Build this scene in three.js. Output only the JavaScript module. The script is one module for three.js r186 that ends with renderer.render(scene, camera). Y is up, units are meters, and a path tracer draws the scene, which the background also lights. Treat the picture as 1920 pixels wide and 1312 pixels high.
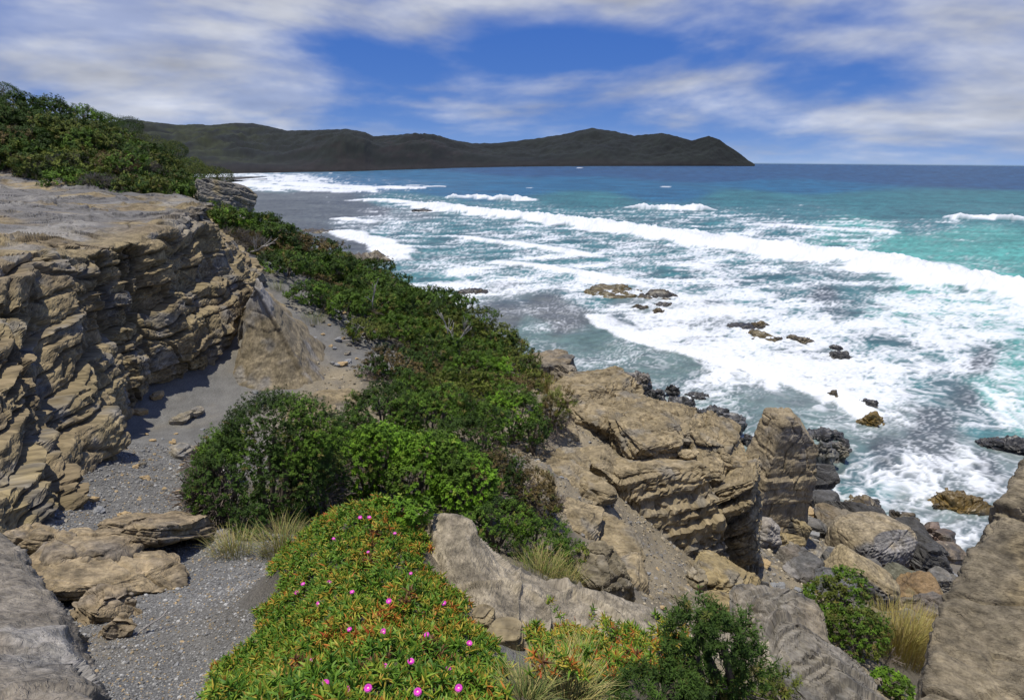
import * as THREE from 'three';
import { mergeGeometries, toCreasedNormals } from 'three/addons/utils/BufferGeometryUtils.js';

// ---------------------------------------------------------------- camera, sky, sun, exposure
const scene = new THREE.Scene();
const W0 = 1920, H0 = 1312, FOV = 60;
const EYE = new THREE.Vector3(0, 20, 0);           // the eye stands 20 m above the sea (y = 0)
const PITCH = -17.3 * Math.PI / 180, ROLL = 0.5 * Math.PI / 180;
const camera = new THREE.PerspectiveCamera(FOV, W0 / H0, 0.1, 40000);
camera.position.copy(EYE);
camera.rotation.set(PITCH, 0, ROLL, 'YXZ');
camera.updateMatrixWorld(true);

const SUN = new THREE.Vector3(-0.13, 0.92, -0.15).normalize();
const sun = new THREE.DirectionalLight(new THREE.Color(1.0, 0.94, 0.83), 4.6);
sun.position.copy(SUN).multiplyScalar(150); sun.target.position.set(0, 8, -25);
sun.castShadow = true; sun.shadow.mapSize.set(4096, 4096); sun.shadow.radius = 1;
Object.assign(sun.shadow.camera, { left: -90, right: 90, top: 90, bottom: -90, near: 1, far: 400 });
sun.name = 'sun';
scene.add(sun, sun.target);

const renderer = new THREE.WebGLRenderer({ antialias: true });
renderer.toneMapping = THREE.LinearToneMapping;
renderer.toneMappingExposure = 0.92;
renderer.shadowMap.enabled = true;

// ---------------------------------------------------------------- numbers and noise (all seeded)
let seedState = 12345;
const reseed = (s) => { seedState = (s * 2654435761) >>> 0 || 1; };
function rnd() { seedState = (seedState + 0x6D2B79F5) >>> 0; let t = seedState; t = Math.imul(t ^ (t >>> 15), t | 1); t ^= t + Math.imul(t ^ (t >>> 7), t | 61); return ((t ^ (t >>> 14)) >>> 0) / 4294967296; }
const rr = (a, b) => a + (b - a) * rnd();
const clamp = (x, a = 0, b = 1) => x < a ? a : x > b ? b : x;
const mix = (a, b, t) => a + (b - a) * t;
const sst = (a, b, x) => { const t = clamp((x - a) / (b - a)); return t * t * (3 - 2 * t); };
const PERM = new Uint8Array(512);
{ reseed(77); const p = [...Array(256).keys()]; for (let i = 255; i > 0; i--) { const j = Math.floor(rnd() * (i + 1)); [p[i], p[j]] = [p[j], p[i]]; } for (let i = 0; i < 512; i++) PERM[i] = p[i & 255]; }
function gr(h, x, y, z) { h &= 15; const u = h < 8 ? x : y, v = h < 4 ? y : h === 12 || h === 14 ? x : z; return ((h & 1) ? -u : u) + ((h & 2) ? -v : v); }
function noise(x, y = 0, z = 0) {
  const fx = Math.floor(x), fy = Math.floor(y), fz = Math.floor(z), X = fx & 255, Y = fy & 255, Z = fz & 255;
  x -= fx; y -= fy; z -= fz;
  const u = x * x * x * (x * (x * 6 - 15) + 10), v = y * y * y * (y * (y * 6 - 15) + 10), w = z * z * z * (z * (z * 6 - 15) + 10);
  const A = PERM[X] + Y, AA = PERM[A] + Z, AB = PERM[A + 1] + Z, B = PERM[X + 1] + Y, BA = PERM[B] + Z, BB = PERM[B + 1] + Z;
  const l1 = gr(PERM[AA], x, y, z), l2 = gr(PERM[BA], x - 1, y, z), l3 = gr(PERM[AB], x, y - 1, z), l4 = gr(PERM[BB], x - 1, y - 1, z);
  const l5 = gr(PERM[AA + 1], x, y, z - 1), l6 = gr(PERM[BA + 1], x - 1, y, z - 1), l7 = gr(PERM[AB + 1], x, y - 1, z - 1), l8 = gr(PERM[BB + 1], x - 1, y - 1, z - 1);
  const a = l1 + u * (l2 - l1), b = l3 + u * (l4 - l3), c = l5 + u * (l6 - l5), d = l7 + u * (l8 - l7);
  const e = a + v * (b - a), f = c + v * (d - c);
  return e + w * (f - e);
}
function fbm(x, y, z, o = 4, g = 0.5) { let s = 0, a = 1, n = 0; for (let i = 0; i < o; i++) { s += a * noise(x, y, z); n += a; a *= g; x = x * 2.03 + 17.1; y = y * 2.03 - 9.7; z = z * 2.03 + 3.3; } return s / n; }
const ridged = (x, y, z) => 1 - Math.abs(noise(x, y, z)) * 2;
function hash(a, b = 0, c = 0) { let h = Math.imul(a | 0, 374761393) + Math.imul(b | 0, 668265263) + Math.imul(c | 0, 2147483647 - 40503) | 0; h = Math.imul(h ^ (h >>> 13), 1274126177); h ^= h >>> 16; return (h >>> 0) / 4294967296; }

// ---------------------------------------------------------------- measuring help: where a sight line of the photograph meets the place
const FPX = (H0 / 2) / Math.tan(FOV * Math.PI / 360);
const sight = (px, py) => new THREE.Vector3((px - W0 / 2) / FPX, -(py - H0 / 2) / FPX, -1).applyEuler(camera.rotation);
const atAlt = (px, py, alt) => { const d = sight(px, py); return d.multiplyScalar((alt - EYE.y) / d.y).add(EYE); };
const atFar = (px, py, hd) => { const d = sight(px, py); return d.multiplyScalar(hd / Math.hypot(d.x, d.z)).add(EYE); };

// ---------------------------------------------------------------- sky
function buildSky() {
  const W = 4096, H = 2048, data = new Float32Array(W * H * 4);
  const veil = (x, z, s) => 0.5 + 0.5 * clamp(1.7 * fbm(x * s, z * s, 4.2, 6, 0.55), -1, 1);
  // drifts of cloud: [azimuth from ahead in degrees, elevation, half width, half height, gain]
  const drift = [[-34, 12, 20, 9, 0.30], [-20, 13.5, 14, 5, 0.20], [-24, 5.5, 14, 3.0, 0.16], [-6, 12.5, 5, 4, 0.20], [26, 14, 16, 6, 0.30], [36, 10, 12, 6, 0.24], [14, 5.5, 9, 3, 0.18], [34, 3.0, 14, 2.6, 0.34], [10, 12, 8, 4, 0.16], [6, 15.5, 5, 3, 0.12],
    [1, 6.2, 8, 2, 0.10], [3, 9.0, 12, 2.8, -0.34], [-10, 7.5, 6, 2.6, -0.30], [27, 5.8, 9, 2.6, -0.25], [5, 15.5, 2.5, 3, -0.15], [20, 16, 4, 1.6, -0.25]];
  for (let r = 0; r < H; r++) {
    const el = ((r + 0.5) / H - 0.5) * Math.PI, y = Math.sin(el), deg = el * 180 / Math.PI;
    for (let c = 0; c < W; c++) {
      const k = (r * W + c) * 4;
      const az = ((c + 0.5) / W - 0.5) * 2 * Math.PI, ch = Math.cos(el), x = Math.cos(az) * ch, z = Math.sin(az) * ch;
      if (y < -0.02) { data[k] = 0.16; data[k + 1] = 0.24; data[k + 2] = 0.34; data[k + 3] = 1; continue; }
      const h = clamp(y);
      const q = Math.exp(-h * 7.5), q2 = Math.exp(-h * 26);
      let R = mix(0.042, 0.130, q) + q2 * 0.19, G = mix(0.138, 0.31, q) + q2 * 0.17, B = mix(0.53, 0.72, q) + q2 * 0.08;
      // clouds lie on a level sheet, so they draw together towards the horizon
      const t = 1 / (Math.max(y, 0.0) + 0.17), cx = x * t * 1.25, cz = z * t * 1.25;
      const wx = 0.5 * noise(cx * 0.55, cz * 0.55, 1.5), wz = 0.5 * noise(cx * 0.55 + 9, cz * 0.55, 6.5);
      let cov = 0.545;
      let fa = Math.atan2(x, -z) * 180 / Math.PI;
      for (const [a, e, wa, we, g] of drift) { const da = (fa - a) / wa, de = (deg - e) / we, dd = da * da + de * de; if (dd < 7) cov += g * Math.exp(-dd); }
      const far = sst(45, 75, Math.abs(fa)); cov += far * 0.10;
      if (deg > 20) cov += sst(20, 30, deg) * 0.06;
      const n1 = veil(cx + wx, (cz + wz) * 1.15, 0.70), n2 = 0.5 + 0.5 * fbm(cx * 2.7 + wx * 2, cz * 2.7, 8.8, 5, 0.6);
      let d = n1 * 0.72 + n2 * 0.28 + cov - 1.0;
      d = clamp(sst(-0.04, 0.46, d) * 1.0);
      const lightSide = 0.5 + 0.5 * clamp(2.2 * fbm(cx * 0.9 + 5 + SUN.x * .2, cz * 0.9 + 2, 3.1, 5, 0.55), -1, 1);
      const L = mix(0.44, 0.94, lightSide) * mix(0.80, 1.16, n2);
      const st = 0.5 + 0.5 * clamp(2.0 * fbm(fa * 0.085 + wx, deg * 0.36 + 0.02 * fa + wz * 2, 12.5, 6, 0.6), -1, 1); const a = d * mix(0.55, 1.0, sst(0.15, 0.7, st)) * mix(0.92, 0.7, q2);
      R = mix(R, L * 0.92, a); G = mix(G, L * 0.955, a); B = mix(B, L * 1.05, a);
      data[k] = R; data[k + 1] = G; data[k + 2] = B; data[k + 3] = 1;
    }
  }
  const tx = new THREE.DataTexture(data, W, H, THREE.RGBAFormat, THREE.FloatType);
  tx.mapping = THREE.EquirectangularReflectionMapping; tx.magFilter = THREE.LinearFilter; tx.minFilter = THREE.LinearFilter; tx.needsUpdate = true;
  return tx;
}
scene.background = buildSky();
scene.environment = scene.background;

// ---------------------------------------------------------------- textures (grain and relief only)
function tile(size, fn, srgb) {
  const a = new Uint8Array(size * size * 4);
  for (let j = 0; j < size; j++) for (let i = 0; i < size; i++) { const v = fn(i / size, j / size), k = (j * size + i) * 4; if (v.length) { a[k] = v[0] * 255; a[k + 1] = v[1] * 255; a[k + 2] = v[2] * 255; } else a[k] = a[k + 1] = a[k + 2] = clamp(v) * 255; a[k + 3] = 255; }
  const t = new THREE.DataTexture(a, size, size); t.wrapS = t.wrapT = THREE.RepeatWrapping; t.magFilter = THREE.LinearFilter; t.minFilter = THREE.LinearMipmapLinearFilter; t.generateMipmaps = true;
  if (srgb) t.colorSpace = THREE.SRGBColorSpace; t.needsUpdate = true; return t;
}
// noise on a torus so that the tile repeats without a seam
const TAU = Math.PI * 2;
const torus = (u, v, f, o, off = 0) => { const r = f / TAU; const a = u * TAU, b = v * TAU; let s = 0, am = 1, n = 0, m = r; for (let i = 0; i < o; i++) { s += am * (noise(Math.cos(a) * m + off + i * 7, Math.sin(a) * m, Math.cos(b) * m + 3.1) + noise(Math.sin(b) * m + off, Math.cos(a) * m + 11.3 + i, Math.sin(a) * m)) * 0.7; n += am; am *= 0.62; m *= 2; } return s / n; };
const pits = [];
reseed(5); for (let i = 0; i < 420; i++) pits.push([rnd(), rnd(), rr(0.004, 0.016)]);
const rockBump = tile(512, (u, v) => 0.6 + 0.75 * torus(u, v, 14, 7) - 0.18 * Math.exp(-((torus(u, v, 7, 5, 30) / 0.02) ** 2)));
const rockTone = tile(512, (u, v) => { const a = torus(u, v, 10, 6, 50), b = torus(u, v, 40, 3, 80); const t = clamp(0.76 + 0.55 * a + 0.45 * b, 0.22, 1); return [t, t * (0.985 + 0.02 * b), t * (0.96 + 0.05 * a)]; });
const gravelTone = tile(1024, (u, v) => { const a = torus(u, v, 70, 3, 20), b = torus(u, v, 180, 2, 41), c = torus(u, v, 5, 4, 61); const t = clamp(0.66 + 0.5 * a + 0.45 * b + 0.16 * c, 0.2, 1); return [t, t, t * 0.99]; });
const gravelBump = tile(1024, (u, v) => 0.5 + 0.5 * torus(u, v, 70, 3, 20) + 0.45 * torus(u, v, 180, 2, 41));
const waterBump = tile(512, (u, v) => 0.5 + 0.55 * torus(u, v, 9, 5, 13));

// ---------------------------------------------------------------- naming and building help
const taken = new Map();
function numbered(n) { const k = taken.get(n) ?? 0; taken.set(n, k + 1); return k ? `${n}_${String(k).padStart(3, '0')}` : n; }
function tag(o, label, category, group) { o.name = numbered(o.name); o.userData.label = label; o.userData.category = category; if (group) o.userData.group = group; o.traverse((m) => { if (m.isMesh) m.castShadow = m.receiveShadow = true; }); scene.add(o); return o; }
function structure(o) { o.name = numbered(o.name); o.userData.kind = 'structure'; o.castShadow = o.receiveShadow = true; scene.add(o); return o; }
function named(geometry, material, name, parent) { const m = new THREE.Mesh(geometry, material); m.name = name; if (parent) parent.add(m); return m; }
const col = (r, g, b) => [r, g, b];
const mix3 = (a, b, t) => [mix(a[0], b[0], t), mix(a[1], b[1], t), mix(a[2], b[2], t)];
// ---------------------------------------------------------------- ground: heights measured at spots, joined by a smooth surface
// kinds: 0 grey gravel, 1 tan bedrock and scree, 2 soil under scrub, 3 wet beach, 4 pale sand
const SPOTS = [];
const spot = (px, py, alt, kind) => { const p = atAlt(px, py, alt); SPOTS.push([p.x, p.z, alt, kind]); };
const known = (x, z, alt, kind) => SPOTS.push([x, z, alt, kind]);
for (const s of [
  // gravel floor of the gully
  [300, 1300, 16.5, 0], [420, 1290, 16.7, 0], [150, 1280, 16.6, 0], [-100, 1250, 16.4, 0], [250, 1100, 15.3, 0], [450, 1100, 15.3, 0], [500, 1190, 16.2, 0], [100, 1130, 15.4, 0], [400, 1000, 14.4, 0], [200, 960, 13.8, 0], [300, 880, 13.1, 0], [300, 820, 12.6, 0], [230, 800, 12.6, 0], [400, 745, 12.3, 0], [480, 740, 12.2, 0],
  [620, 760, 12.0, 1], [620, 710, 12.0, 1], [680, 680, 11.9, 0], [650, 620, 12.3, 0], [600, 575, 13.1, 0], [530, 525, 13.8, 0], [495, 490, 14.5, 0],
  // scrub slope and its ridge
  [1000, 700, 9.3, 2], [940, 640, 9.2, 2], [860, 590, 9.6, 2], [740, 540, 11.0, 2], [640, 505, 12.2, 2], [560, 465, 13.2, 2], [480, 425, 14.6, 2], [420, 400, 15.6, 2],
  [900, 780, 10.6, 2], [800, 710, 11.3, 2], [900, 700, 10.2, 2], [800, 640, 11.2, 2], [700, 590, 12.0, 2], [640, 550, 12.8, 2], [560, 510, 13.4, 2], [800, 860, 11.6, 2], [700, 900, 12.2, 2], [600, 940, 12.8, 2], [480, 990, 13.6, 2], [850, 980, 12.6, 2], [1000, 1030, 12.6, 2], [930, 900, 11.9, 2], [960, 960, 12.2, 2],
  // shoulder that carries the middle outcrop
  [1000, 860, 11.0, 1], [1010, 930, 11.6, 1], [1010, 790, 10.4, 1], [1090, 820, 10.1, 1], [1090, 760, 9.6, 1], [1060, 720, 9.3, 1], [1080, 900, 10.6, 1], [1150, 770, 9.2, 1], [1200, 800, 8.9, 1], [1120, 1110, 11.9, 1], [1060, 1060, 12.2, 1], [1200, 1050, 9.4, 1], [1280, 1110, 8.6, 1], [1350, 1150, 7.6, 1], [1400, 1120, 5.6, 1],
  // slope down to the boulder beach
  [1450, 1140, 6.0, 1], [1500, 1210, 6.5, 1], [1600, 1300, 7.0, 1], [1430, 1230, 7.2, 1], [1500, 1300, 7.6, 1], [1500, 1090, 4.4, 1], [1560, 1130, 4.4, 1], [1700, 1200, 4.4, 2], [1720, 1260, 5.0, 2], [1640, 1180, 4.0, 1], [1760, 1150, 3.4, 1],
  [1440, 1000, 3.2, 3], [1520, 1040, 2.7, 3], [1600, 1090, 2.2, 3], [1660, 1030, 1.4, 3], [1700, 1090, 1.6, 3], [1760, 1060, 1.0, 3], [1420, 960, 2.6, 3], [1500, 980, 1.8, 3], [1580, 980, 1.2, 3], [1700, 1010, 0.3, 3], [1780, 1010, -0.2, 3], [1600, 940, -0.3, 3], [1540, 900, -0.4, 3], [1420, 850, -0.5, 3], [1330, 790, -0.6, 3], [1230, 745, -0.5, 3], [1150, 715, -0.6, 3],
  [1850, 1040, -0.5, 3], [1900, 1100, 0.6, 3], [1000, 655, -1.2, 3],
  // the knoll in the foreground
  [700, 962, 17.0, 2], [620, 975, 16.8, 2], [800, 1000, 16.7, 2], [700, 1100, 17.3, 2], [560, 1080, 16.6, 2], [560, 1220, 17.0, 2], [700, 1300, 17.75, 2], [900, 1280, 17.5, 2], [870, 1150, 17.0, 2], [980, 1240, 16.9, 0], [1100, 1290, 17.2, 2], [1280, 1300, 16.9, 2], [950, 1130, 16.4, 1], [1150, 1190, 16.2, 1], [1330, 1240, 15.9, 1],
]) spot(...s);
known(0, 0.5, 18.3, 1); known(-3, 3, 18.4, 1); known(4, 3, 18.0, 1); known(0, 9, 18.6, 1); known(-9, 3, 18, 1); known(9, 2, 15, 1); known(-22, 2, 18, 1); known(20, 6, 13, 1); known(4.6, -4.2, 13.5, 1); known(5, -1.5, 16, 1);
// under the plateau of the cliff, and the hill behind it
for (const k of [[-14, -8, 15.6], [-13, -11, 15.4], [-14, -15, 14.9], [-16, -19, 14.9], [-15.5, -24, 14.7], [-17, -29, 15.2], [-20, -34, 15.8], [-25, -24, 16.4], [-25, -12, 16.8], [-32, -34, 17.2]]) known(...k, 1);
known(-37, -45.5, 18.3, 4); known(-29, -41, 18.0, 4); known(-43, -44, 18.8, 4); known(-24, -39, 17.4, 2); known(-50, -30, 18.5, 4);
known(-48, -60, 24.2, 2); known(-41, -58, 22.6, 2); known(-35, -56, 20.6, 2); known(-30, -54, 18.8, 2); known(-26.5, -51.5, 17.0, 2); known(-44, -51, 20.8, 2); known(-37, -49, 19.6, 2); known(-30.5, -47, 18.2, 2); known(-25.5, -44, 16.8, 2);
known(-55, -80, 24, 2); known(-40, -85, 14, 2); known(-70, -60, 27, 2); known(-70, -95, 22, 2); known(-31, -66, 13, 2); known(-27, -74, 5, 2); known(-75, -20, 20, 2); known(-60, -8, 18, 2);
// seaward side of the ridge, hidden from the eye: it falls to the water
known(-21, -62, 8.0, 2); known(-15, -57, 6.0, 2); known(-8, -52, 3.0, 2); known(-2, -47, 1.8, 2); known(4, -42, 1.0, 3); known(-20, -78, -1, 3); known(-9, -68, -1.2, 3); known(0, -60, -1.2, 3); known(8, -52, -1.2, 3); known(10, -36, 0.4, 3);
known(-40, -115, -1.5, 3); known(-10, -100, -3, 3); known(20, -70, -3, 3); known(40, -40, -2.5, 3); known(50, -10, -2, 3); known(60, -80, -4, 3); known(-90, -125, 10, 2); known(26, -12, 1.2, 3); known(12, -11, 6.5, 1); known(16, -8, 8.5, 1); known(24, 0, 8, 1);
const RB = (() => {
  const n = SPOTS.length, c2 = 0.36, A = [];
  for (let i = 0; i < n; i++) { A.push(new Float64Array(n + 2)); for (let j = 0; j < n; j++) A[i][j] = Math.sqrt((SPOTS[i][0] - SPOTS[j][0]) ** 2 + (SPOTS[i][1] - SPOTS[j][1]) ** 2 + c2); A[i][i] -= 0.02; A[i][n] = SPOTS[i][2]; }
  for (let i = 0; i < n; i++) {
    let b = i; for (let k = i + 1; k < n; k++) if (Math.abs(A[k][i]) > Math.abs(A[b][i])) b = k;
    [A[i], A[b]] = [A[b], A[i]];
    for (let k = i + 1; k < n; k++) { const f = A[k][i] / A[i][i]; if (f) for (let j = i; j <= n; j++) A[k][j] -= f * A[i][j]; }
  }
  const w = new Float64Array(n);
  for (let i = n - 1; i >= 0; i--) { let s = A[i][n]; for (let j = i + 1; j < n; j++) s -= A[i][j] * w[j]; w[i] = s / A[i][i]; }
  return { w, c2, n };
})();
function groundH(x, z) { let s = 0; for (let i = 0; i < RB.n; i++) { const p = SPOTS[i], a = x - p[0], b = z - p[1]; s += RB.w[i] * Math.sqrt(a * a + b * b + RB.c2); } return s; }
const KC = [[0.238, 0.234, 0.220], [0.40, 0.335, 0.225], [0.150, 0.128, 0.090], [0.24, 0.215, 0.175], [0.32, 0.295, 0.265]];
function groundKind(x, z, out) {
  let sw = 0; out.fill(0);
  const jx = x + 0.5 * noise(x * 0.9, z * 0.9, 3), jz = z + 0.5 * noise(x * 0.9, z * 0.9, 9);
  for (let i = 0; i < RB.n; i++) { const p = SPOTS[i], a = jx - p[0], b = jz - p[1], d = a * a + b * b + 0.05, w = 1 / (d * d); sw += w; out[p[3]] += w; }
  for (let k = 0; k < 5; k++) out[k] /= sw;
  return out;
}
// the sight line's first meeting with the ground
function onGround(px, py) {
  const d = sight(px, py).normalize(); let t = 1.2, last = t;
  const f = (t) => EYE.y + d.y * t - groundH(d.x * t, d.z * t);
  while (t < 400) { if (f(t) < 0) break; last = t; t += 0.12 + t * 0.006; }
  let a = last, b = t; for (let i = 0; i < 18; i++) { const m = (a + b) / 2; if (f(m) < 0) b = m; else a = m; }
  return d.multiplyScalar(b).add(EYE);
}
function fineGround(x, z, k) {        // small relief by kind of ground
  const rough = 0.05 * k[0] + 0.22 * k[1] + 0.12 * k[2] + 0.18 * k[3] + 0.08 * k[4];
  let h = rough * fbm(x * 0.8, 1.7, z * 0.8, 5, 0.55) * 1.4 + 0.012 * noise(x * 9, 2, z * 9);
  // thin beds breaking the surface where it is bedrock
  const s = (groundH(x, z) + 0.25 * x * 0.2 + 0.3 * noise(x * 0.5, z * 0.5, 5)) / 0.22, f = s - Math.floor(s);
  h += k[1] * 0.16 * (sst(0.25, 0.55, f) - f);
  return h;
}
{
  const NA = 500, NR = 450, A0 = -105 * Math.PI / 180, A1 = 105 * Math.PI / 180, R0 = 0.9, R1 = 150;
  const pos = new Float32Array((NA + 1) * (NR + 1) * 3), uv = new Float32Array((NA + 1) * (NR + 1) * 2), cl = new Float32Array((NA + 1) * (NR + 1) * 3), k = [0, 0, 0, 0, 0];
  for (let j = 0; j <= NR; j++) for (let i = 0; i <= NA; i++) {
    const a = mix(A0, A1, i / NA), r = R0 * Math.pow(R1 / R0, j / NR), x = Math.sin(a) * r, z = -Math.cos(a) * r + 0.3, n = j * (NA + 1) + i;
    groundKind(x, z, k);
    const y = groundH(x, z) + fineGround(x, z, k);
    pos.set([x, y, z], n * 3); uv.set([x / 1.6, z / 1.6], n * 2);
    let c = [0, 0, 0]; for (let q = 0; q < 5; q++) for (let m = 0; m < 3; m++) c[m] += KC[q][m] * k[q];
    const v = fbm(x * 0.45, 8, z * 0.45, 4), w = fbm(x * 2.3, 3, z * 2.3, 3), t = 1 + 0.45 * v + 0.40 * w;
    const tan = sst(0.12, 0.4, fbm(x * 0.7 + 20, 1, z * 0.7, 4)) * (k[0] * 0.45 + k[1] * 0.2);
    c = mix3(c, [0.37, 0.31, 0.21], tan); c = mix3(c, [0.23, 0.225, 0.215], k[1] * sst(0.05, 0.35, -v) * 0.7);
    cl.set([c[0] * t, c[1] * t, c[2] * t], n * 3);
  }
  const idx = [];
  for (let j = 0; j < NR; j++) for (let i = 0; i < NA; i++) { const a = j * (NA + 1) + i, b = a + 1, c = a + NA + 1, d = c + 1; idx.push(a, b, d, a, d, c); }
  const g = new THREE.BufferGeometry(); g.setAttribute('position', new THREE.BufferAttribute(pos, 3)); g.setAttribute('uv', new THREE.BufferAttribute(uv, 2)); g.setAttribute('color', new THREE.BufferAttribute(cl, 3)); g.setIndex(idx); g.computeVertexNormals();
  structure(named(g, new THREE.MeshStandardMaterial({ vertexColors: true, map: gravelTone, bumpMap: gravelBump, bumpScale: 0.02, roughness: 0.95 }), 'ground'));
}
// ---------------------------------------------------------------- sea
// water bodies read off the photograph: [px, py, foam 0..1, streak 0..1, r, g, b]; joined smoothly over azimuth and log distance
const DEEP = [0.012, 0.055, 0.120], BLUE = [0.010, 0.090, 0.165], TEAL = [0.028, 0.130, 0.130], AQUA = [0.060, 0.270, 0.225], GREY = [0.110, 0.150, 0.142], REEF = [0.080, 0.088, 0.078], GREEN = [0.080, 0.135, 0.118], MURK = [0.040, 0.055, 0.056];
const WATER = [];
const water = (px, py, foam, c) => { const p = atAlt(px, py, 0); const r = Math.hypot(p.x, p.z); WATER.push([Math.atan2(p.x, -p.z) * 3.2, Math.log(r), foam, c]); };
for (const w of [
  [1420, 312, 0.0, DEEP], [1700, 318, 0.0, DEEP], [1900, 322, 0.0, DEEP], [1000, 322, 0.0, DEEP], [1700, 335, 0.0, DEEP], [1300, 330, 0.0, DEEP], [1900, 345, 0.0, DEEP], [800, 330, 0.05, BLUE], [1500, 350, 0.0, BLUE], [1100, 345, 0.02, BLUE], [1900, 372, 0.0, TEAL], [1650, 375, 0.0, TEAL], [1250, 362, 0.02, BLUE], [950, 352, 0.05, BLUE], [1400, 372, 0.02, TEAL], [1100, 375, 0.05, TEAL], [700, 340, 0.3, BLUE], [560, 342, 0.76, BLUE], [450, 344, 0.81, TEAL], [500, 352, 0.71, TEAL], [640, 350, 0.55, BLUE],
  [850, 362, 0.1, BLUE], [800, 375, 0.3, TEAL], [1000, 395, 0.3, TEAL], [1150, 410, 0.35, TEAL], [1300, 408, 0.4, TEAL], [1500, 400, 0.2, TEAL], [1700, 398, 0.05, TEAL], [1900, 400, 0.1, TEAL], [1450, 425, 0.53, TEAL], [1600, 430, 0.55, AQUA], [1800, 440, 0.22, AQUA], [1900, 470, 0.12, AQUA], [1700, 465, 0.2, AQUA], [1850, 505, 0.3, AQUA], [1600, 455, 0.5, AQUA], [1750, 425, 0.35, TEAL],
  [470, 365, 0.05, REEF], [600, 365, 0.15, REEF], [560, 385, 0.0, REEF], [480, 390, 0.0, REEF], [640, 400, 0.05, REEF], [560, 430, 0.0, REEF], [620, 450, 0.05, REEF], [680, 465, 0.08, REEF], [660, 385, 0.05, REEF], [700, 395, 0.3, REEF], [740, 380, 0.35, TEAL],
  [760, 400, 0.35, GREY], [680, 418, 0.5, GREY], [740, 430, 0.5, TEAL], [860, 420, 0.38, TEAL], [830, 450, 0.4, TEAL], [900, 470, 0.42, TEAL], [1000, 440, 0.5, TEAL], [1000, 480, 0.52, TEAL], [780, 480, 0.45, TEAL], [800, 505, 0.53, TEAL], [900, 510, 0.57, TEAL], [1000, 520, 0.63, TEAL], [1100, 480, 0.51, TEAL], [1200, 500, 0.59, TEAL], [1300, 510, 0.63, TEAL], [1400, 540, 0.67, TEAL], [1500, 530, 0.51, TEAL], [1580, 550, 0.45, TEAL], [1700, 580, 0.69, AQUA], [1850, 600, 0.75, AQUA],
  [860, 530, 0.71, TEAL], [960, 545, 0.61, GREY], [1100, 540, 0.66, TEAL], [1200, 580, 0.71, GREY], [1350, 600, 0.75, GREY], [1500, 600, 0.77, TEAL], [1650, 640, 0.76, TEAL], [1800, 660, 0.69, TEAL], [1900, 690, 0.55, AQUA],
  [950, 590, 0.30, REEF], [1020, 580, 0.26, REEF], [1060, 600, 0.32, REEF], [1000, 620, 0.36, GREEN], [1080, 650, 0.34, GREEN], [1130, 640, 0.28, GREEN], [1150, 690, 0.36, GREEN], [1250, 690, 0.4, GREEN], [1300, 720, 0.42, GREEN], [1200, 660, 0.38, GREEN], [1400, 720, 0.36, GREY], [1500, 740, 0.36, GREY], [1380, 760, 0.42, GREEN], [1500, 790, 0.42, GREEN], [1580, 780, 0.42, GREY],
  [1250, 640, 0.77, GREY], [1350, 670, 0.79, GREY], [1480, 690, 0.84, GREY], [1550, 720, 0.83, GREY], [1650, 740, 0.75, TEAL], [1400, 640, 0.79, TEAL], [1750, 720, 0.57, TEAL], [1850, 740, 0.51, AQUA], [1680, 790, 0.56, GREY], [1750, 800, 0.34, MURK], [1720, 835, 0.38, MURK], [1780, 850, 0.36, MURK], [1840, 882, 0.34, MURK], [1680, 848, 0.4, MURK], [1840, 676, 0.4, MURK], [1826, 746, 0.36, MURK], [1560, 552, 0.35, MURK], [1460, 690, 0.81, GREY], [1850, 800, 0.5, TEAL], [1900, 780, 0.55, AQUA],
  [1560, 860, 0.57, GREY], [1600, 900, 0.61, TEAL], [1650, 920, 0.66, TEAL], [1700, 860, 0.52, GREY], [1800, 850, 0.46, GREY], [1700, 950, 0.61, GREY], [1760, 980, 0.51, GREY], [1820, 900, 0.46, GREY], [1560, 820, 0.48, GREEN], [1900, 860, 0.46, GREY],
]) water(...w);
function waterAt(x, z, out) {
  const a = Math.atan2(x, -z) * 3.2, l = Math.log(Math.hypot(x, z)); let sw = 0, f = 0, r = 0, g = 0, b = 0;
  for (let i = 0; i < WATER.length; i++) { const q = WATER[i], da = a - q[0], dl = l - q[1], d = da * da + dl * dl + 0.0015, w = 1 / (d * d * d); sw += w; f += w * q[2]; r += w * q[3][0]; g += w * q[3][1]; b += w * q[3][2]; }
  out[0] = f / sw; out[1] = r / sw; out[2] = g / sw; out[3] = b / sw;
}
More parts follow.
